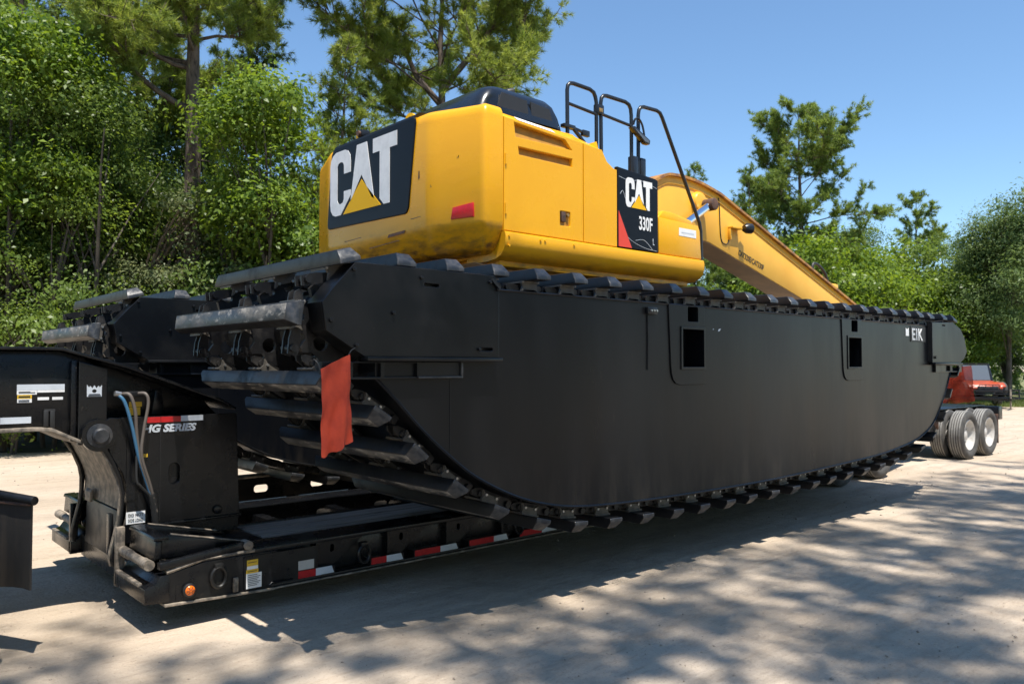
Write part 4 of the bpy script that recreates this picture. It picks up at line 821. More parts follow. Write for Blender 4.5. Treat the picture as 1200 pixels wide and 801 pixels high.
put('hose_fitting', MB().cyl((1.68, 6.22, 1.585), (1.72, 6.22, 1.575), 0.02, n=10).mesh('hf'), 'bolt', TR)

# rear running gear
def tyre_mesh(w, ro, ri):
    pr = [(ri, 0.03), (ri+0.05, 0.0), (ro-0.07, -0.012), (ro-0.02, 0.012)]
    g = 5; x0, x1 = 0.028, w-0.028; st = (x1-x0)/g
    for k in range(g):
        a = x0+k*st; pr += [(ro, a+0.005), (ro, a+st-0.009)]
        if k < g-1: pr += [(ro-0.014, a+st-0.006), (ro-0.014, a+st+0.002)]
    pr += [(ro-0.02, w-0.012), (ro-0.07, w+0.012), (ri+0.05, w), (ri, w-0.03)]
    me = MB().lathe(pr, (0, 0, 0), (0, 1, 0), 48).mesh('tyre', 0, 40)
    me.materials.append(M['rubber']); me.materials.append(M['tread'])
    for p in me.polygons:
        c = p.center
        if math.hypot(c.x, c.z) > ro-0.006: p.material_index = 1
    return me
TYRE = tyre_mesh(0.27, 0.465, 0.29)
def rim_mesh():
    m = MB().lathe([(0.295, 0.028), (0.285, 0.018), (0.265, 0.03), (0.235, 0.11), (0.20, 0.135), (0.13, 0.135), (0.11, 0.10), (0.0, 0.10), (0.0, 0.16), (0.12, 0.16), (0.25, 0.20), (0.295, 0.24)], (0, 0, 0), (0, 1, 0), 40)
    return m.mesh('rim', 0, 40)
RIM = rim_mesh(); RIM.materials.append(M['rim'])
HUB = MB().lathe([(0, 0.075), (0.05, 0.078), (0.075, 0.09), (0.08, 0.13), (0, 0.13)], (0, 0, 0), (0, 1, 0), 24).mesh('hub', 0, 40); HUB.materials.append(M['rim'])
NUT = MB()
for k in range(10): NUT.cyl((0.155*math.cos(k*PI/5), 0.115, 0.155*math.sin(k*PI/5)), (0.155*math.cos(k*PI/5), 0.136, 0.155*math.sin(k*PI/5)), 0.014, n=6)
NUT = NUT.mesh('nuts', 0, 30); NUT.materials.append(M['edge'])
def wheel(parent, x, y, z, full=True):
    h = put('wheel', HUB, None, parent, Matrix.Translation((x, y, z)))
    put('tyre', TYRE, None, h); put('rim', RIM, None, h)
    if full: put('wheel_nuts', NUT, None, h)
    return h
for x in (11.58, 12.86, 16.72, 17.80):
    put('axle', MB().cyl((x, 5.8, 0.465), (x, 7.95, 0.465), 0.07, n=14).mesh('axle'), 'trailer', TR)
    for y in (5.60, 5.93): wheel(TR, x, y, 0.465, y < 5.7)
    if x > 14: wheel(TR, x, 7.55, 0.465, False); wheel(TR, x, 7.88, 0.465, False)
put('rear_frame', MB().box(11.0, 18.7, 6.25, 6.45, 0.52, 0.80).mesh('rf', 0.01), 'trailer', TR)
put('rear_frame', MB().box(11.0, 18.7, 7.25, 7.45, 0.52, 0.80).mesh('rf', 0.01), 'trailer', TR)
put('rear_deck', MB().box(16.3, 18.72, 5.98, 7.8, 0.935, 0.965).mesh('rd', 0.01), 'trailer', TR)
put('rear_bumper', MB().box(18.50, 18.72, 5.66, 8.0, 0.68, 0.95).mesh('rb', 0.01), 'trailer', TR)
put('mud_flap', MB().box(18.45, 18.465, 5.66, 6.28, 0.20, 0.80).mesh('mf', 0.003), 'rust', TR)
put('suspension_hanger', MB().prism([(15.55, 0.42), (15.85, 0.36), (16.0, 0.60), (15.8, 0.80), (15.5, 0.70)], 'y', 5.95, 6.25).mesh('sh', 0.02), 'trailer', TR)
put('suspension_hanger', MB().prism([(15.05, 0.50), (15.35, 0.46), (15.6, 0.60), (15.3, 0.78)], 'y', 6.05, 6.3).mesh('sh', 0.02), 'trailer', TR)
put('flap_hanger', MB().box(16.18, 16.19, 5.98, 6.14, 0.58, 0.80).mesh('fh', 0.003), 'rust', TR)
put('load_binder', MB().bar((13.2, 5.7, 0.45), (14.9, 6.0, 0.55), 0.10, 0.16).mesh('lbn', 0.01), 'trailer', TR)

# ------------------------------------------------------------------ rear wheel and flap of the truck in front
TYRE_D = TYRE.copy(); TYRE_D.materials[1] = M['rubber']; RIM_D = RIM.copy(); RIM_D.materials[0] = M['rust']
# the tractor stands turned about 28 degrees to the trailer; built in its own axes, x toward its rear
TK = thing('semi_truck', 'dark rear wheel and mud flap of the truck at the left edge', 'truck', (1.045, 5.57, 0.0), rz=R(28), local=True)
for y in (0.0, 0.33):
    h = put('wheel', HUB, None, TK, Matrix.Translation((-0.69, y, 0.515)) @ Matrix.Scale(1.11, 4))
    put('tyre', TYRE_D, None, h); put('rim', RIM_D, None, h)
m = MB(); n = 8
for k in range(n+1):
    y = 0.64*k/n; b_ = 0.010*math.sin(k*1.1)
    for z, o in ((0.97, 0.0), (0.80, b_*.5), (0.60, b_), (0.425+0.004*math.sin(k), b_*1.5)): m.v += [(0.0+o, y, z), (0.012+o, y, z)]
for k in range(n):
    for j in range(3):
        a = k*8+j*2; b_ = a+8; m.f += [(a, b_, b_+2, a+2), (a+1, a+3, b_+3, b_+1)]
    m.f += [(k*8, k*8+1, k*8+9, k*8+8), (k*8+6, k*8+14, k*8+15, k*8+7)]
m.f += [(j*2, j*2+2, j*2+3, j*2+1) for j in range(3)] + [(n*8+j*2, n*8+j*2+1, n*8+j*2+3, n*8+j*2+2) for j in range(3)]
put('mud_flap', m.mesh('flap', 0, 40), 'flap', TK)
put('flap_rod', MB().cyl((0.0, -0.03, 0.965), (0.0, 0.85, 1.03), 0.028, n=14).mesh('rod', 0.006), 'black', TK)
put('flap_clamp', MB().box(-0.02, 0.03, 0.0, 0.64, 0.935, 0.955).mesh('clamp', 0.004), 'rust', TK)
put('truck_frame', MB().box(-4.0, -0.1, 0.85, 0.95, 0.85, 1.10).mesh('tf', 0.01), 'black', TK)
put('truck_frame', MB().box(-4.0, -0.1, 1.6, 1.7, 0.85, 1.10).mesh('tf', 0.01), 'black', TK)

# ------------------------------------------------------------------ warning flags
def flag(label, o, ex, w_, h_, seed, fl=1.0, m_='flag'):
    """cloth hanging from its upper edge; o upper left corner, ex horizontal direction"""
    rnd = random.Random(seed); nu, nv = 12, 18; ex = Vector(ex).normalized(); nrm = ex.cross(Vector((0, 0, 1)))
    m = MB(); ph = [rnd.random()*6 for _ in range(4)]
    for t in (0, 0.003):
        for j in range(nv+1):
            for i in range(nu+1):
                u_, v = i/nu, j/nv
                d = 0.018*math.sin(u_*7+ph[0]+v*2.5)*(0.3+v) + 0.011*math.sin(u_*14+ph[1]+v*6)*(0.2+v) + 0.007*math.sin(v*17+u_*9)*math.sin(u_*6+v*3)
                p = Vector(o) + ex*(u_*w_*(1+0.06*v+0.012*math.sin(v*5+ph[2])) + 0.02*v) + Vector((0, 0, u_*0.085*fl - v*h_*(1+0.045*u_) - (0.010*math.sin(u_*5+ph[3])+0.006*math.sin(u_*17))*v)) + nrm*(d+t)
                m.v.append(tuple(p))
    N = (nu+1)*(nv+1)
    for j in range(nv):
        for i in range(nu):
            a = j*(nu+1)+i; m.f += [(a, a+1, a+nu+2, a+nu+1), (a+N, a+N+nu+1, a+N+nu+2, a+N+1)]
    for j in range(nv):
        for i in (0, nu):
            a = j*(nu+1)+i; m.f.append((a, a+nu+1, a+nu+1+N, a+N))
    for i in range(nu):
        for j in (0, nv):
            a = j*(nu+1)+i; m.f.append((a, a+1, a+1+N, a+N))
    o_ = put('warning_flag', m.mesh('flag', 0, 60), m_)
    return tag(o_, label, 'flag', 'red flags marking the ends of the load')
nf = flag('red mesh flag hanging at the near end of the closest pontoon', (2.206, 4.14, 1.765), (1, 0.02, 0), 0.19, 0.50, 4)
flag('red flag hanging at the far end of the pontoon, beside the distant orange vehicle', (12.50, 4.60, 1.74), (0.08, -1, 0), 0.42, 0.50, 9, 0.6, 'flagfar')
put('cord', MB().tube(crom([(2.392, 4.145, 1.842), (2.41, 4.15, 1.87), (2.44, 4.165, 1.885), (2.47, 4.172, 1.90)], 5), 0.004, 6).mesh('cord'), 'hoseblack', nf)
put('cord', MB().tube(crom([(2.21, 4.145, 1.765), (2.20, 4.16, 1.80), (2.19, 4.185, 1.82)], 5), 0.004, 6).mesh('cord'), 'hoseblack', nf)

# ------------------------------------------------------------------ trees and plants
def yard(lat, dep):
    """ground point: metres to the right of / ahead along the yard's long diagonal"""
    return (fh.x*dep+rt.x*lat, fh.y*dep+rt.y*lat, 0.0)
def mesh_np(name, V, F, m):
    """fast mesh from numpy: V (n,3), F (k,3 or 4)"""
    me = bpy.data.meshes.new(name); k, c = F.shape
    me.vertices.add(len(V)); me.vertices.foreach_set('co', np.ascontiguousarray(V, 'f').ravel())
    me.loops.add(k*c); me.loops.foreach_set('vertex_index', np.ascontiguousarray(F, 'i').ravel())
    me.polygons.add(k); me.polygons.foreach_set('loop_start', np.arange(0, k*c, c, dtype='i'))
    me.update(calc_edges=True); me.materials.append(M[m]); return me
def needles(P, D, rng, per, ln, wd, spread):
    """tufts of pine needles at P pointing along D"""
    n = len(P); k = n*per
    p = np.repeat(P, per, 0); d = np.repeat(D, per, 0) + rng.normal(0, spread, (k, 3)); d /= np.linalg.norm(d, axis=1)[:, None]
    p = p + np.repeat(D, per, 0)*(rng.rand(k, 1)-0.5)*0.10
    s = np.cross(d, rng.normal(0, 1, (k, 3))); s /= np.linalg.norm(s, axis=1)[:, None]
    L = ln*(0.7+0.5*rng.rand(k, 1)); w_ = wd*(0.8+0.5*rng.rand(k, 1))
    V = np.stack([p-s*w_, p+s*w_, p+d*L+np.array([0, 0, -0.06])*L], 1).reshape(-1, 3)
    return V, np.arange(k*3).reshape(-1, 3)
def leaves(P, N, rng, size, asp=0.55):
    """diamond leaves at P with normals N"""
    n = len(P); N = N/np.linalg.norm(N, axis=1)[:, None]
    t = np.cross(N, rng.normal(0, 1, (n, 3))); t /= np.linalg.norm(t, axis=1)[:, None]; b = np.cross(N, t)
    L = size*(0.6+0.8*rng.rand(n, 1)); w_ = L*asp
    V = np.stack([P-t*L*.5, P+b*w_*.5+N*L*.10, P+t*L*.5-np.array([0, 0, 1])*L*.1, P-b*w_*.5+N*L*.10], 1).reshape(-1, 3)
    return V, np.arange(n*4).reshape(-1, 4)

def limb(m, p0, d, ln, r0, rng, k=6, lift=0.25, r1=0.15, wob=0.12, n=6):
    """curved tapering limb, returns its points"""
    d = d/np.linalg.norm(d); pts = [np.array(p0, float)]; q = d.copy()
    for i in range(k):
        q = q + rng.normal(0, wob, 3) + np.array([0, 0, lift/k]); q /= np.linalg.norm(q); pts.append(pts[-1]+q*ln/k)
    m.tube(pts, [r0*(1-(1-r1)*i/k) for i in range(k+1)], n); return pts

def pine(seed, H, r0, base, rad, nb, shape='mature', tuft=22, ln=0.26, wd=0.006, mleaf='pinegreen', per_twig=4, dead=4, extra=(), lean=0.0, dens=1.0):
    """returns trunk mesh and crown mesh of one pine"""
    rng = np.random.RandomState(seed); T = MB()
    tp = []; off = np.zeros(2)
    for i in range(15):
        t = i/14; off = off+rng.normal(0, 0.05, 2)*H/24+np.array([lean, 0])*H/14; tp.append((off[0]*(t > 0), off[1]*(t > 0), H*t))
    def trunk_at(z):
        t = max(0, min(z/H*14, 13.999)); i = int(t); a, b = np.array(tp[i]), np.array(tp[i+1]); return a+(b-a)*(t-i)
    def rad_at(z): return r0*(1-0.93*(z/H)**1.1)
    tr = [r0*1.25]+[rad_at(p[2]) for p in tp[1:]]
    T.tube(tp, tr, 12)
    P, D = [], []
    def foliage(pts, ln_, start=0.35):
        pts = [np.array(p) for p in pts]; n = len(pts)-1
        nt_ = max(4, int(ln_*5.5*dens))
        for j in range(nt_):
            t = start+(1-start)*(j+rng.rand())/nt_; t = min(t, 0.999)*n; i = int(t); q = pts[i]+(pts[i+1]-pts[i])*(t-i)
            dr = (pts[i+1]-pts[i]); dr /= np.linalg.norm(dr)
            e = dr*0.7+rng.normal(0, 0.65, 3)+np.array([0, 0, 0.35]); e /= np.linalg.norm(e)
            tl = (0.25+0.55*rng.rand())*(0.6+0.4*min(1, ln_/2.5))
            tw = [q, q+e*tl*.5, q+e*tl+np.array([0, 0, 0.07])]
            if rng.rand() < 0.8: T.tube(tw, [0.014, 0.010, 0.006], 3)
            for k in range(per_twig):
                s_ = 0.35+0.65*(k+rng.rand())/per_twig; pp = q+e*tl*s_+rng.normal(0, 0.05, 3)
                dd = e+rng.normal(0, 0.4, 3)+np.array([0, 0, 0.25]); P.append(pp); D.append(dd/np.linalg.norm(dd))
    az = rng.rand()*6.28
    for i in range(nb):
        t = (i+rng.rand()*0.8)/nb; z = base+(H-base)*t; az += 2.4+rng.normal(0, 0.5)
        if shape == 'mature': prof = (0.55+0.45*min(1, t*3))*(1-t**2.2)+0.12
        elif shape == 'cone': prof = (1-t)**0.75+0.10
        else: prof = math.sin(PI*min(1, 0.18+0.82*t))**0.7+0.12
        L_ = rad*prof*(0.65+0.55*rng.rand()); el = R(5+38*t+rng.normal(0, 9))
        d = np.array([math.cos(az)*math.cos(el), math.sin(az)*math.cos(el), math.sin(el)])
        pts = limb(T, trunk_at(z), d, L_, max(0.018, rad_at(z)*0.36), rng, 6, lift=0.35, wob=0.13, n=5)
        foliage(pts, L_)
        for k in range(int(L_*1.1)):                      # side limbs
            j = rng.randint(2, 6); b0 = pts[j]; dv = pts[j]-pts[j-1]; dv = dv/np.linalg.norm(dv)
            sd_ = np.cross(dv, [0, 0, 1])*rng.choice([-1, 1]); l2 = L_*(0.22+0.3*rng.rand())
            foliage(limb(T, b0, dv*0.6+sd_*0.9+np.array([0, 0, 0.2]), l2, 0.018, rng, 4, 0.3, n=4), l2, 0.15)
    for (z, azd, el, L_, r_) in extra:                     # individually seen limbs
        d = np.array([math.cos(azd)*math.cos(el), math.sin(azd)*math.cos(el), math.sin(el)])
        pts = limb(T, trunk_at(z), d, L_, r_, rng, 8, 0.9, 0.2, 0.16, 7); foliage(pts, L_*1.6, 0.3)
        for k in range(6):
            j = 3+k % 6; dv = pts[min(j+1, 8)]-pts[j]; dv = dv/np.linalg.norm(dv)
            l2 = L_*(0.3+0.25*rng.rand()); foliage(limb(T, pts[j], dv*0.5+rng.normal(0, 0.6, 3)+np.array([0, 0, 0.25]), l2, 0.03, rng, 5, 0.4, n=5), l2*1.3, 0.2)
    for k in range(dead):
        z = base*(0.55+0.45*rng.rand()); a = rng.rand()*6.28; limb(T, trunk_at(z), np.array([math.cos(a), math.sin(a), 0.1]), 0.5+rng.rand()*1.2, 0.03, rng, 4, -0.2, n=4)
    V, F = needles(np.array(P), np.array(D), rng, tuft, ln, wd, 0.85)
    t_ = T.mesh('trunk', 0, 50, flip=False); t_.materials.append(M['bark'])
    return t_, mesh_np('crown', V, F, mleaf)

def broad(seed, H, r0, base, rad, ncl, per, leaf, mleaf, bark='barkgrey', lobes=7, droop=0.0, asp=0.55, clr=0.45, stems=1, flat=0.6, fill=0.72, twigs=0.35):
    rng = np.random.RandomState(seed); T = MB(); hc = (base+H)/2; hh = (H-base)/2
    axes = []
    for s_ in range(stems):
        a = rng.rand()*6.28; o = np.array([math.cos(a), math.sin(a), 0])*(0.0 if stems == 1 else 0.25)
        axes.append(limb(T, o, np.array([o[0]*0.8, o[1]*0.8, 1.0]), H*0.82, r0*(1 if stems == 1 else 0.6), rng, 9, 0.4, 0.15, 0.06, 8))
    # lumpy crown: several overlapping lobes, hollow inside
    lob = [(np.array([0, 0, hc]), np.array([rad*.75, rad*.75, hh*.95]))]
    for k in range(lobes):
        a = rng.rand()*6.28; zz = base+(H-base)*(0.12+0.76*rng.rand()); rr = rad*(0.35+0.4*rng.rand())*(1-0.35*abs(zz-hc)/hh)
        lob.append((np.array([math.cos(a)*rr, math.sin(a)*rr, zz]), np.array([1, 1, 0.8])*rad*(0.32+0.25*rng.rand())))
    P, N, S = [], [], []
    for i in range(ncl):
        c, sz = lob[rng.randint(len(lob))]; v = rng.normal(0, 1, 3); v /= np.linalg.norm(v); v[2] = abs(v[2])*0.9-0.25 if rng.rand() < 0.7 else v[2]
        q = c+v*sz*(fill+(1.08-fill)*rng.rand())
        if q[2] < 0.1: q[2] = 0.1+rng.rand()*0.3
        ax = axes[rng.randint(len(axes))]; st = np.array(ax[min(len(ax)-1, max(1, int(q[2]/H*7)))])
        if rng.rand() < twigs: T.tube([st, (st+q)/2+np.array([0, 0, 0.06*H*rng.rand()]), q], [0.04, 0.025, 0.008], 4)
        n_ = int(per*(0.6+0.8*rng.rand())); g = rng.normal(0, 1, (n_, 3))*clr*(0.6+0.7*rng.rand())*np.array([1, 1, flat])
        g[:, 2] -= droop*np.abs(g[:, 0]+g[:, 1])*0.6
        P.append(q+g); cn = v*0.9+np.array([0, 0, 0.55])+rng.normal(0, 0.35, 3); N.append(cn+rng.normal(0, 0.42, (n_, 3))); S.append(np.full((n_, 1), 0.65+0.75*rng.rand()**1.5))
    P = np.concatenate(P); N = np.concatenate(N); S = np.concatenate(S); P[:, 2] = np.maximum(P[:, 2], 0.03)
    V, F = leaves(P, N, rng, leaf*S, asp)
    t_ = T.mesh('trunk', 0, 50, flip=False); t_.materials.append(M[bark])
    return t_, mesh_np('crown', V, F, mleaf)

def tree(name, label, meshes, lat, dep, sc_=1.0, rz=0.0, group=None, cat='tree', crown='crown', trunk='trunk', sz=None):
    o = thing(name, label, cat, yard(lat, dep), group, rz, local=True); o.scale = (sc_, sc_, sc_*(sz or 1))
    put(trunk, meshes[0], None, o); put(crown, meshes[1], None, o); return o

# --- individually seen pines
AZL = math.atan2(-rt.y, -rt.x)                 # azimuth pointing to the left of the picture
AZV = math.atan2(-fh.y, -fh.x)                 # toward the yard
pA = pine(11, 16.5, 0.28, 9.9, 3.6, 24, 'mature', 26, 0.20, 0.0085, 'pinegold', 5, 3, extra=((7.9, AZL+0.25, R(22), 3.4, 0.085), (8.9, AZL+0.55, R(10), 3.2, 0.06), (9.6, AZL+3.3, R(5), 2.2, 0.045), (9.3, AZV+0.3, R(0), 1.8, 0.04), (9.0, AZL-0.2, R(12), 3.6, 0.06), (9.7, AZL+0.1, R(4), 2.6, 0.05)), dens=1.35)
tree('pine_tree', 'tall pine with thick bare trunk and low crooked limb, olive needles', pA, -7.75, 19.0, group='pines along the wood edge')
pB = pine(21, 15.6, 0.17, 4.6, 2.7, 56, 'cone', 24, 0.19, 0.0095, 'pinegreen', 4, 2, dens=1.35)
tree('pine_tree', 'cone shaped dark green pine right of the bare trunk', pB, -8.55, 25.5, group='pines along the wood edge')
pC = pine(31, 15.5, 0.22, 8.4, 5.4, 28, 'round', 26, 0.20, 0.0085, 'pinegold', 5, 3, extra=((9.2, AZL+0.3, R(48), 4.6, 0.10), (9.6, AZL+3.3, R(42), 5.0, 0.11), (8.6, AZL+3.0, R(15), 4.6, 0.08)), dens=1.5)
tree('pine_tree', 'spreading pine rising behind the counterweight and hood', pC, -2.25, 26.0, 1.12, group='pines along the wood edge')
pD = pine(41, 10.6, 0.14, 1.2, 2.5, 52, 'cone', 24, 0.20, 0.0095, 'pinegold', 4, 0, dens=1.3)
tree('pine_tree', 'short olive green pine left of the counterweight', pD, -4.3, 20.3, 0.93, group='pines along the wood edge')
tree('pine_tree', 'young pine crown close behind the engine hood', pD, -0.6, 25.5, 1.04, 2.0, group='pines along the wood edge')
tree('pine_tree', 'dark trunked pine behind the bare trunk, at its left', pA, -11.6, 24.5, 0.95, 2.6, group='pines along the wood edge')
tree('pine_tree', 'shaded pine at the upper left corner of the picture', pB, -15.2, 24.0, 1.1, 1.0, group='pines along the wood edge')
tree('pine_tree', 'pine beyond the left edge of the yard', pC, -19.5, 25.0, 1.0, 0.6, group='pines along the wood edge')
pE = pine(58, 16.0, 0.26, 6.0, 3.6, 40, 'round', 14, 0.22, 0.015, 'pinegreen', 6, 2, dens=1.7)
tree('pine_tree', 'tallest pine to the right of the boom, broken rounded crown', pE, 15.6, 42.5, 0.95, group='pines beyond the boom')
pF = pine(61, 12.4, 0.17, 4.0, 2.3, 36, 'cone', 13, 0.22, 0.015, 'pinegreen', 5, 2, dens=1.5)
tree('pine_tree', 'lower pine leaning against the tallest one, just left of it', pF, 12.3, 41.0, 0.95, 0.4, group='pines beyond the boom')
tree('pine_tree', 'small pine top showing above the boom knee', pF, 8.9, 39.0, 0.92, 2.2, group='pines beyond the boom')
pG = pine(71, 13.0, 0.16, 6.2, 1.8, 24, 'mature', 13, 0.24, 0.017, 'pinegreen', 6, 3, extra=((8.6, AZL+3.1, R(32), 2.6, 0.05),), dens=1.4)
tree('pine_tree', 'slim pine standing alone against the sky with one long right limb', pG, 25.2, 49.5, 0.96, 0.0, group='pines beyond the boom')

# --- broadleaf trees and shrubs along the wood edge
bA = broad(5, 7.4, 0.12, 1.0, 2.1, 330, 85, 0.092, 'leafmid', lobes=12, clr=0.34)
bB = broad(6, 5.2, 0.09, 0.2, 1.9, 300, 80, 0.09, 'leafbright', lobes=11, stems=3, clr=0.32)
bM = broad(26, 6.0, 0.09, 0.2, 1.8, 320, 85, 0.09, 'leafmid', lobes=12, stems=3, clr=0.32)
bC = broad(7, 9.2, 0.14, 1.2, 2.4, 360, 85, 0.105, 'leafdark', lobes=13, clr=0.38)
bD = broad(8, 3.4, 0.05, 0.0, 1.5, 240, 80, 0.08, 'leafmid', lobes=9, stems=4, clr=0.28)
bV = broad(9, 7.4, 0.10, 0.0, 0.85, 240, 55, 0.085, 'leafvine', lobes=12, clr=0.24, bark='twig')
bT = broad(33, 11.0, 0.11, 5.6, 2.1, 260, 75, 0.10, 'leafmid', lobes=12, clr=0.38, twigs=0.035)
bU = broad(34, 9.6, 0.09, 4.6, 1.8, 220, 70, 0.12, 'leafbright', lobes=10, clr=0.36, twigs=0.035)
G1 = 'broadleaf trees along the wood edge'
for lab, ms, lat, dep, s_, rz in (
    ('bright maple-like tree above the far pontoon at the left', bM, -10.0, 17.4, 0.98, 0.3),
    ('dark broadleaf tree filling the left edge of the picture', bC, -12.2, 18.5, 0.95, 1.2),
    ('leafy tree in front of the dark trunked pine', bA, -9.7, 19.4, 1.0, 2.2),
    ('mid green tree between the bare trunk and the cone shaped pine', bA, -6.9, 20.6, 0.92, 4.0),
    ('sunlit yellow green tree touching the counterweight at its left', bB, -4.2, 18.6, 1.12, 1.6),
    ('slender tree with bare stem and high crown beside the crooked limb', bT, -9.3, 17.4, 0.76, 1.1),
    ('slender bare stemmed tree near the left edge of the picture', bU, -10.6, 16.6, 0.98, 0.2),
    ('slender bare stemmed tree right of the thick pine trunk', bU, -5.4, 17.8, 0.86, 3.2),
    ('tall leafy tree below the olive needles of the left pine', bA, -11.4, 18.9, 1.12, 2.9),
    ('leafy tree close to the right of the bare trunk', bM, -6.0, 19.2, 1.12, 4.6),
    ('tall dark tree behind the left corner pine', bC, -12.8, 22.5, 1.25, 3.3),
    ('tall dark tree left of the pine with the dark trunk', bC, -10.4, 23.5, 1.12, 5.0),
    ('tall mid green tree at the very left of the picture', bA, -13.8, 20.5, 1.35, 0.7),
    ('dark tree in the gap behind the bare trunk', bC, -8.6, 22.5, 0.85, 0.4),
    ('dark tree behind the short olive pine', bC, -5.5, 24.6, 0.86, 3.1),
    ('mid green tree hidden behind the engine hood', bA, -1.5, 22.0, 0.95, 5.1),
    ('mid green tree beyond the left edge of the yard', bA, -15.0, 19.0, 1.05, 5.5),
    ('dark tree beyond the left edge of the yard', bC, -17.5, 21.0, 1.0, 2.8)):
    tree('broadleaf_tree', lab, ms, lat, dep, s_, rz, G1)
G2 = 'shrubs at the foot of the wood'
for lab, ms, lat, dep, s_, rz in (
    ('low shrub above the gooseneck at the left edge', bD, -10.3, 16.2, 0.95, 0.0),
    ('shrub behind the far pontoon end', bD, -8.0, 16.8, 1.0, 1.0),
    ('shrub left of the raised track shoe', bD, -6.4, 17.2, 1.05, 2.0),
    ('shrub just above the raised track shoe', bD, -4.9, 17.6, 1.0, 3.0),
    ('bright shrub at the foot of the counterweight', bB, -3.2, 19.0, 0.8, 4.4),
    ('shrub hidden behind the machine body', bD, -1.4, 19.5, 1.0, 4.0),
    ('shrub beyond the left edge of the yard', bD, -12.6, 16.4, 1.1, 5.0)):
    tree('shrub', lab, ms, lat, dep, s_, rz, G2, cat='shrub')
for lab, ms, lat, dep, s_, rz in (
    ('dark shrub in the shade left of the willow-like trunks', bC, 25.6, 44.5, 0.42, 0.3),
    ('dark shrub in the shade behind the willow-like trunks', bC, 28.6, 46.0, 0.45, 2.3),
    ('dark shrub in the shade at the right edge', bC, 31.5, 46.5, 0.45, 4.3)):
    tree('shrub', lab, ms, lat, dep, s_, rz, 'shrubs in the shade across the yard', cat='shrub')
G3 = 'vines climbing the trunks'
for lab, lat, dep, s_, rz in (
    ('pale vine climbing the thick bare trunk', -7.72, 18.75, 1.02, 0.0),
    ('pale vine column at the right of the bare trunk', -6.2, 18.2, 0.72, 2.0),
    ('pale vine over a trunk left of the bare trunk', -9.0, 18.0, 0.80, 4.0),
    ('hanging vine near the left edge of the picture', -11.0, 17.4, 0.70, 1.0)):
    tree('climbing_vine', lab, bV, lat, dep, s_, rz, G3, cat='vine', trunk='stem', crown='foliage')

# --- right hand side, farther away
bR = broad(15, 8.2, 0.16, 0.8, 3.2, 210, 60, 0.21, 'leafbright', lobes=9, clr=0.6)
bS = broad(16, 9.0, 0.16, 1.0, 3.2, 210, 60, 0.21, 'leafmid', lobes=9, clr=0.6)
bW = broad(17, 10.6, 0.15, 2.0, 2.5, 460, 75, 0.16, 'leafwillow', lobes=22, clr=0.42, droop=0.5, asp=0.34, fill=0.25, twigs=0.06)
G4 = 'trees across the yard beyond the boom'
for lab, ms, lat, dep, s_, rz in (
    ('mid green tree under the boom near the tool box', bS, 9.6, 37.0, 0.62, 0.2),
    ('bright tree at the left foot of the tallest right pine', bR, 14.2, 38.5, 0.98, 1.2),
    ('bright tree at the right foot of the tallest right pine', bR, 17.6, 40.0, 0.95, 3.2),
    ('yellow green tree above the middle of the far track', bR, 20.4, 42.0, 0.90, 5.0),
    ('mid green tree left of the slim lone pine', bS, 22.6, 46.0, 1.0, 2.0),
    ('mid green tree below the slim lone pine', bS, 24.6, 44.0, 0.88, 4.1),
    ('dark green tree between the lone pine and the willow-like tree', bC, 26.2, 46.0, 1.05, 0.9),
    ('mid green tree behind the orange utility vehicle', bS, 23.4, 41.0, 0.72, 1.5),
    ('dark tree behind the boom tip', bC, 19.0, 46.0, 1.1, 2.9),
    ('dark tree behind the tallest right pine', bC, 13.6, 46.5, 1.15, 5.2),
    ('tall mid green tree between the tallest right pine and the lone pine', bS, 21.6, 49.0, 1.12, 0.6),
    ('tall dark tree behind the yellow green tree', bC, 20.2, 51.0, 1.22, 4.4),
    ('bright tree low behind the far pontoon end', bR, 22.4, 40.5, 0.66, 2.2),
    ('dark tree far behind the willow-like tree', bC, 30.5, 52.0, 1.1, 1.9),
    ('mid green tree beyond the right edge of the picture', bS, 33.0, 50.0, 1.1, 3.9)):
    tree('broadleaf_tree', lab, ms, lat, dep, s_, rz, G4)
tree('willow_oak', 'tall grey green fine-leaved tree at the right edge', bW, 24.3, 39.0, 1.02, 0.5, 'fine-leaved trees at the right edge')
tree('willow_oak', 'second fine-leaved tree cut by the right edge', bW, 27.2, 41.5, 0.98, 2.6, 'fine-leaved trees at the right edge')
tree('willow_oak', 'fine-leaved tree beyond the right edge of the picture', bW, 30.0, 42.0, 1.0, 4.6, 'fine-leaved trees at the right edge')

# --- a far belt of woodland that reads as one mass
def woodland():
    rng = np.random.RandomState(77); P, N = [], []
    for i in range(1500):
        f = rng.rand(); px = -700+f*2500; u_ = (px-600)/933
        d = (31+rng.rand()*6) if px < 560 else (52+rng.rand()*12); top = (5.5 if px < 560 else 7.5)*(0.75+0.25*math.sin(px*0.021)+0.2*rng.rand())
        c = np.array(yard(u_*d, d)); c[2] = rng.rand()**0.8*top
        k = 34; P.append(c+rng.normal(0, 1, (k, 3))*np.array([0.9, 0.9, 0.6])); N.append(np.array([0, 0, 0.8])-np.array([fh.x, fh.y, 0])*0.4+rng.normal(0, 0.6, (k, 3)))
    P = np.concatenate(P); P[:, 2] = np.maximum(P[:, 2], 0.05); V, F = leaves(P, np.concatenate(N), rng, 0.42)
    tag(put('woodland', mesh_np('woodland', V, F, 'leafdark'), None), 'dark mass of woodland behind the nearer trees', 'woodland', kind='stuff')
woodland()

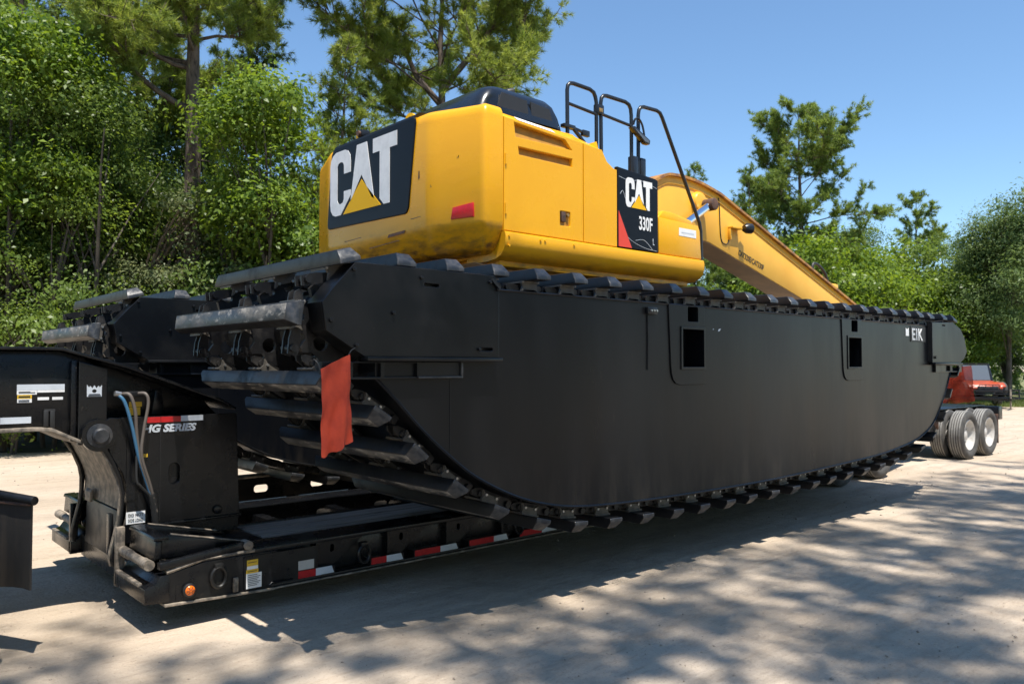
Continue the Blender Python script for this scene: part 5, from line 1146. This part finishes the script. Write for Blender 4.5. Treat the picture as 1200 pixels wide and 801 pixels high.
# --- pines standing behind the photographer, whose crowns throw the dappled shade on the ground in front
pS = pine(91, 15.5, 0.24, 9.2, 3.6, 24, 'round', 12, 0.26, 0.012, 'pinegreen', 3, 2, dens=0.8)
def shade_pine(label, x, y, s_, rz):
    o = thing('pine_tree', label, 'tree', (x, y, 0), 'pines behind the photographer', rz, local=True); o.scale = (s_, s_, s_*1.45)
    put('trunk', pS[0], None, o); put('crown', pS[1], None, o)
shade_pine('pine behind the photographer shading the bottom left corner', -1.4, -2.6, 0.92, 0.0)
shade_pine('pine behind the photographer shading the left middle of the foreground', 1.6, -4.5, 1.0, 1.9)
shade_pine('pine behind the photographer shading the middle of the foreground', 5.1, -4.9, 1.0, 3.7)
shade_pine('pine behind the photographer shading the right middle of the foreground', 8.6, -4.7, 1.0, 5.2)
shade_pine('pine behind the photographer shading the right foreground', 11.8, -4.5, 0.95, 0.9)

# --- the rest of the wood round the yard, out of the picture but mirrored in the paint
k = 0
for x, y, ms, s_ in ((-13, -9, bA, 1.2), (-16, -3, bC, 1.1), (-15, 3, bM, 1.4), (-17, 8, bC, 1.15), (-14, 13, bA, 1.3), (-12, 18, bC, 1.1), (-8, -14, bC, 1.1), (-2, -13, bM, 1.5), (4, -14, bA, 1.35), (10, -13, bC, 1.1), (16, -14, bM, 1.4), (22, -15, bC, 1.15), (29, -14, bA, 1.35)):
    o = thing('broadleaf_tree', 'leafy tree of the wood round the yard, out of view behind the photographer', 'tree', (x, y, 0), 'trees out of view behind the photographer', k*1.3, local=True); o.scale = (s_, s_, s_); k += 1
    put('trunk', ms[0], None, o); put('crown', ms[1], None, o)

# ------------------------------------------------------------------ ground cover
def strip(name, pts, z, m_, kind='structure'):
    me = bpy.data.meshes.new(name); me.from_pydata([(x, y, z) for x, y in pts], [], [tuple(range(len(pts)))]); o = put(name, me, m_); tag(o, kind=kind); return o
gp = [yard(l, d)[:2] for l, d in ((9, 37.5), (18, 35.5), (24, 34.6), (32, 33.5), (60, 31), (160, 90), (160, 260), (-160, 260), (-60, 90), (3, 60))]
strip('lawn', gp, 0.012, 'grass')
fp = [yard(l, d)[:2] for l, d in ((-70, 16), (-20, 16.8), (-10, 16.4), (-4, 17.4), (4, 19.5), (7, 30), (4, 59), (-60, 89))]
strip('forest_floor', fp, 0.010, 'litter')
def blades():
    rng = np.random.RandomState(8); n = 16000; P = []
    lat = 15+rng.rand(n)*16; dep = 34.8+rng.rand(n)**1.6*9-(lat-20)*0.10
    B = np.array([fh.x*dep+rt.x*lat, fh.y*dep+rt.y*lat, np.full(n, 0.01)]).T
    n = len(B)
    a = rng.rand(n)*6.28; w_ = 0.012; h = 0.05+0.13*rng.rand(n)
    s_ = np.array([np.cos(a), np.sin(a), np.zeros(n)]).T*w_; tip = B+np.array([np.sin(a)*.05, np.cos(a)*.05, h]).T
    V = np.stack([B-s_, B+s_, tip], 1).reshape(-1, 3)
    tag(put('grass', mesh_np('grass', V, np.arange(n*3).reshape(-1, 3), 'grassblade'), None), 'short uneven grass at the edge of the yard', 'grass', kind='stuff')
blades()
def pebbles():
    rng = np.random.RandomState(5); n = 4200
    base = np.array([(1, 0, 0), (-.5, .87, 0), (-.5, -.87, 0), (0, 0, .75), (0.1, 0.1, -.5)]); tri = np.array([(0, 1, 3), (1, 2, 3), (2, 0, 3), (1, 0, 4), (2, 1, 4), (0, 2, 4)])
    d = 1.6+rng.rand(n)**1.5*24; lat = (rng.rand(n)-0.5)*1.5*d; r_ = 0.003+0.011*rng.rand(n)**5+0.0003*d
    C = np.array([fh.x*d+rt.x*lat, fh.y*d+rt.y*lat, r_*0.25]).T; a = rng.rand(n)*6.28; V = np.empty((n, 5, 3))
    for k in range(5):
        bx, by, bz = base[k]; j = 0.7+0.6*rng.rand(n)
        V[:, k, 0] = C[:, 0]+(bx*np.cos(a)-by*np.sin(a))*r_*j; V[:, k, 1] = C[:, 1]+(bx*np.sin(a)+by*np.cos(a))*r_*j; V[:, k, 2] = C[:, 2]+bz*r_*j
    F = (np.arange(n)[:, None, None]*5+tri[None]).reshape(-1, 3)
    tag(put('gravel', mesh_np('gravel', V.reshape(-1, 3), F, 'pebble'), None), 'loose pebbles scattered over the sandy yard', 'gravel', kind='stuff')
pebbles()

# ------------------------------------------------------------------ orange utility vehicle on a small flat trailer, far right
UB = yard(20.35, 35.2)
U = thing('utility_vehicle', 'small orange utility vehicle with windshield parked on a flat trailer', 'vehicle', UB, rz=math.atan2(-fh.y*0.97-rt.y*0.10, -fh.x*0.97-rt.x*0.10), local=True)
def up_(name, mb, m_, par=U): return put(name, mb, m_, par)
# local: +x is the front of the vehicle
BD = up_('body', MB().prism([(-1.35, 0.95), (0.35, 0.95), (0.45, 1.16), (1.25, 1.02), (1.38, 0.86), (1.30, 0.72), (-1.35, 0.72)], 'y', -0.62, 0.62).mesh('body', 0.04), 'orange')
up_('hood', MB().prism([(0.42, 1.17), (1.18, 1.06), (1.36, 0.92), (1.30, 0.90), (0.42, 1.02)], 'y', -0.56, 0.56).mesh('hood', 0.03), 'orange', BD)
for s_ in (-1, 1):
    up_('fender', MB().prism([(0.55, 1.0), (0.75, 1.12), (1.15, 1.08), (1.35, 0.92), (1.25, 0.86), (0.6, 0.86)], 'y', s_*0.5, s_*0.76).mesh('f', 0.03), 'orange', BD)
    up_('headlight', MB().box(1.30, 1.385, s_*0.30-0.10, s_*0.30+0.10, 0.87, 0.94).mesh('h', 0.015), 'glass', BD)
    for x in (-0.95, 0.95):
        w_ = up_('wheel', MB().lathe([(0, -0.02), (0.15, -0.02), (0.17, 0.0), (0.17, 0.2), (0, 0.2)], (x, s_*0.72-0.1, 0.80), (0, 1, 0), 20).mesh('w', 0, 40), 'capsteel')
        up_('tyre', MB().lathe([(0.16, -0.03), (0.28, -0.04), (0.31, 0.0), (0.31, 0.2), (0.28, 0.24), (0.16, 0.23)], (x, s_*0.72-0.1, 0.80), (0, 1, 0), 24).mesh('t', 0, 40), 'rubber', w_)
    up_('cage_post', MB().tube([(0.45, s_*0.62, 1.12), (0.18, s_*0.58, 1.86), (-0.75, s_*0.58, 1.88), (-0.95, s_*0.62, 1.0)], 0.032, 8).mesh('c'), 'rail')
    up_('windshield_bar', MB().tube([(0.47, s_*0.55, 1.16), (0.22, s_*0.53, 1.84)], 0.02, 6).mesh('c'), 'rail')
up_('grille', MB().box(1.28, 1.40, -0.42, 0.42, 0.72, 0.93).mesh('g', 0.01), 'print', BD)
up_('brush_guard', MB().tube([(1.46, -0.42, 0.74), (1.47, -0.40, 1.0), (1.47, 0.40, 1.0), (1.46, 0.42, 0.74)], 0.022, 8).tube([(1.47, -0.14, 0.74), (1.47, -0.14, 1.0)], 0.018, 6).tube([(1.47, 0.14, 0.74), (1.47, 0.14, 1.0)], 0.018, 6).mesh('bg'), 'rail', BD)
up_('bumper', MB().box(1.32, 1.46, -0.55, 0.55, 0.66, 0.78).mesh('b', 0.02), 'rail', BD)
up_('windshield', MB().prism([(0.46, 1.18), (0.475, 1.18), (0.225, 1.83), (0.21, 1.83)], 'y', -0.52, 0.52).mesh('w'), 'glass')
up_('roof', MB().box(-0.85, 0.22, -0.62, 0.62, 1.87, 1.91).mesh('r', 0.02), 'rail')
up_('seat', MB().box(-0.6, -0.15, -0.55, 0.55, 0.96, 1.12).box(-0.75, -0.6, -0.55, 0.55, 0.96, 1.6).mesh('s', 0.03), 'print')
up_('cargo_bed', MB().box(-1.4, -0.8, -0.68, 0.68, 1.0, 1.25).mesh('cb', 0.02), 'rail')
UT = thing('utility_trailer', 'flat black utility trailer with side rails under the orange vehicle', 'trailer', UB, rz=U.rotation_euler[2], local=True)
up_('deck', MB().box(-2.2, 2.0, -0.98, 0.98, 0.40, 0.49).mesh('d', 0.01), 'trailer', UT)
for s_ in (-1, 1):
    up_('side_rail', MB().tube([(-2.15, s_*0.95, 0.45), (-2.15, s_*0.95, 0.78), (1.95, s_*0.95, 0.78), (1.95, s_*0.95, 0.45)], 0.03, 8).mesh('sr'), 'trailer', UT)
    w_ = up_('wheel', MB().lathe([(0, 0), (0.18, 0), (0.18, 0.15), (0, 0.15)], (-0.3, s_*1.13-0.07, 0.31), (0, 1, 0), 20).mesh('w', 0, 40), 'rim', UT)
    up_('tyre', MB().lathe([(0.17, -0.02), (0.28, -0.02), (0.31, 0.02), (0.31, 0.15), (0.28, 0.18), (0.17, 0.18)], (-0.3, s_*1.13-0.07, 0.31), (0, 1, 0), 24).mesh('t', 0, 40), 'rubber', w_)
    up_('tongue', MB().bar((2.0, s_*0.75, 0.43), (3.1, s_*0.04, 0.43), 0.08, 0.10).mesh('to'), 'trailer', UT)
up_('front_rail', MB().tube([(1.98, -0.95, 0.78), (1.98, 0.95, 0.78)], 0.03, 8).tube([(1.98, -0.95, 0.62), (1.98, 0.95, 0.62)], 0.022, 8).mesh('fr'), 'trailer', UT)
up_('jack', MB().cyl((2.95, 0.12, 0.02), (2.95, 0.12, 0.85), 0.035, n=10).mesh('j', 0.004), 'edge', UT)
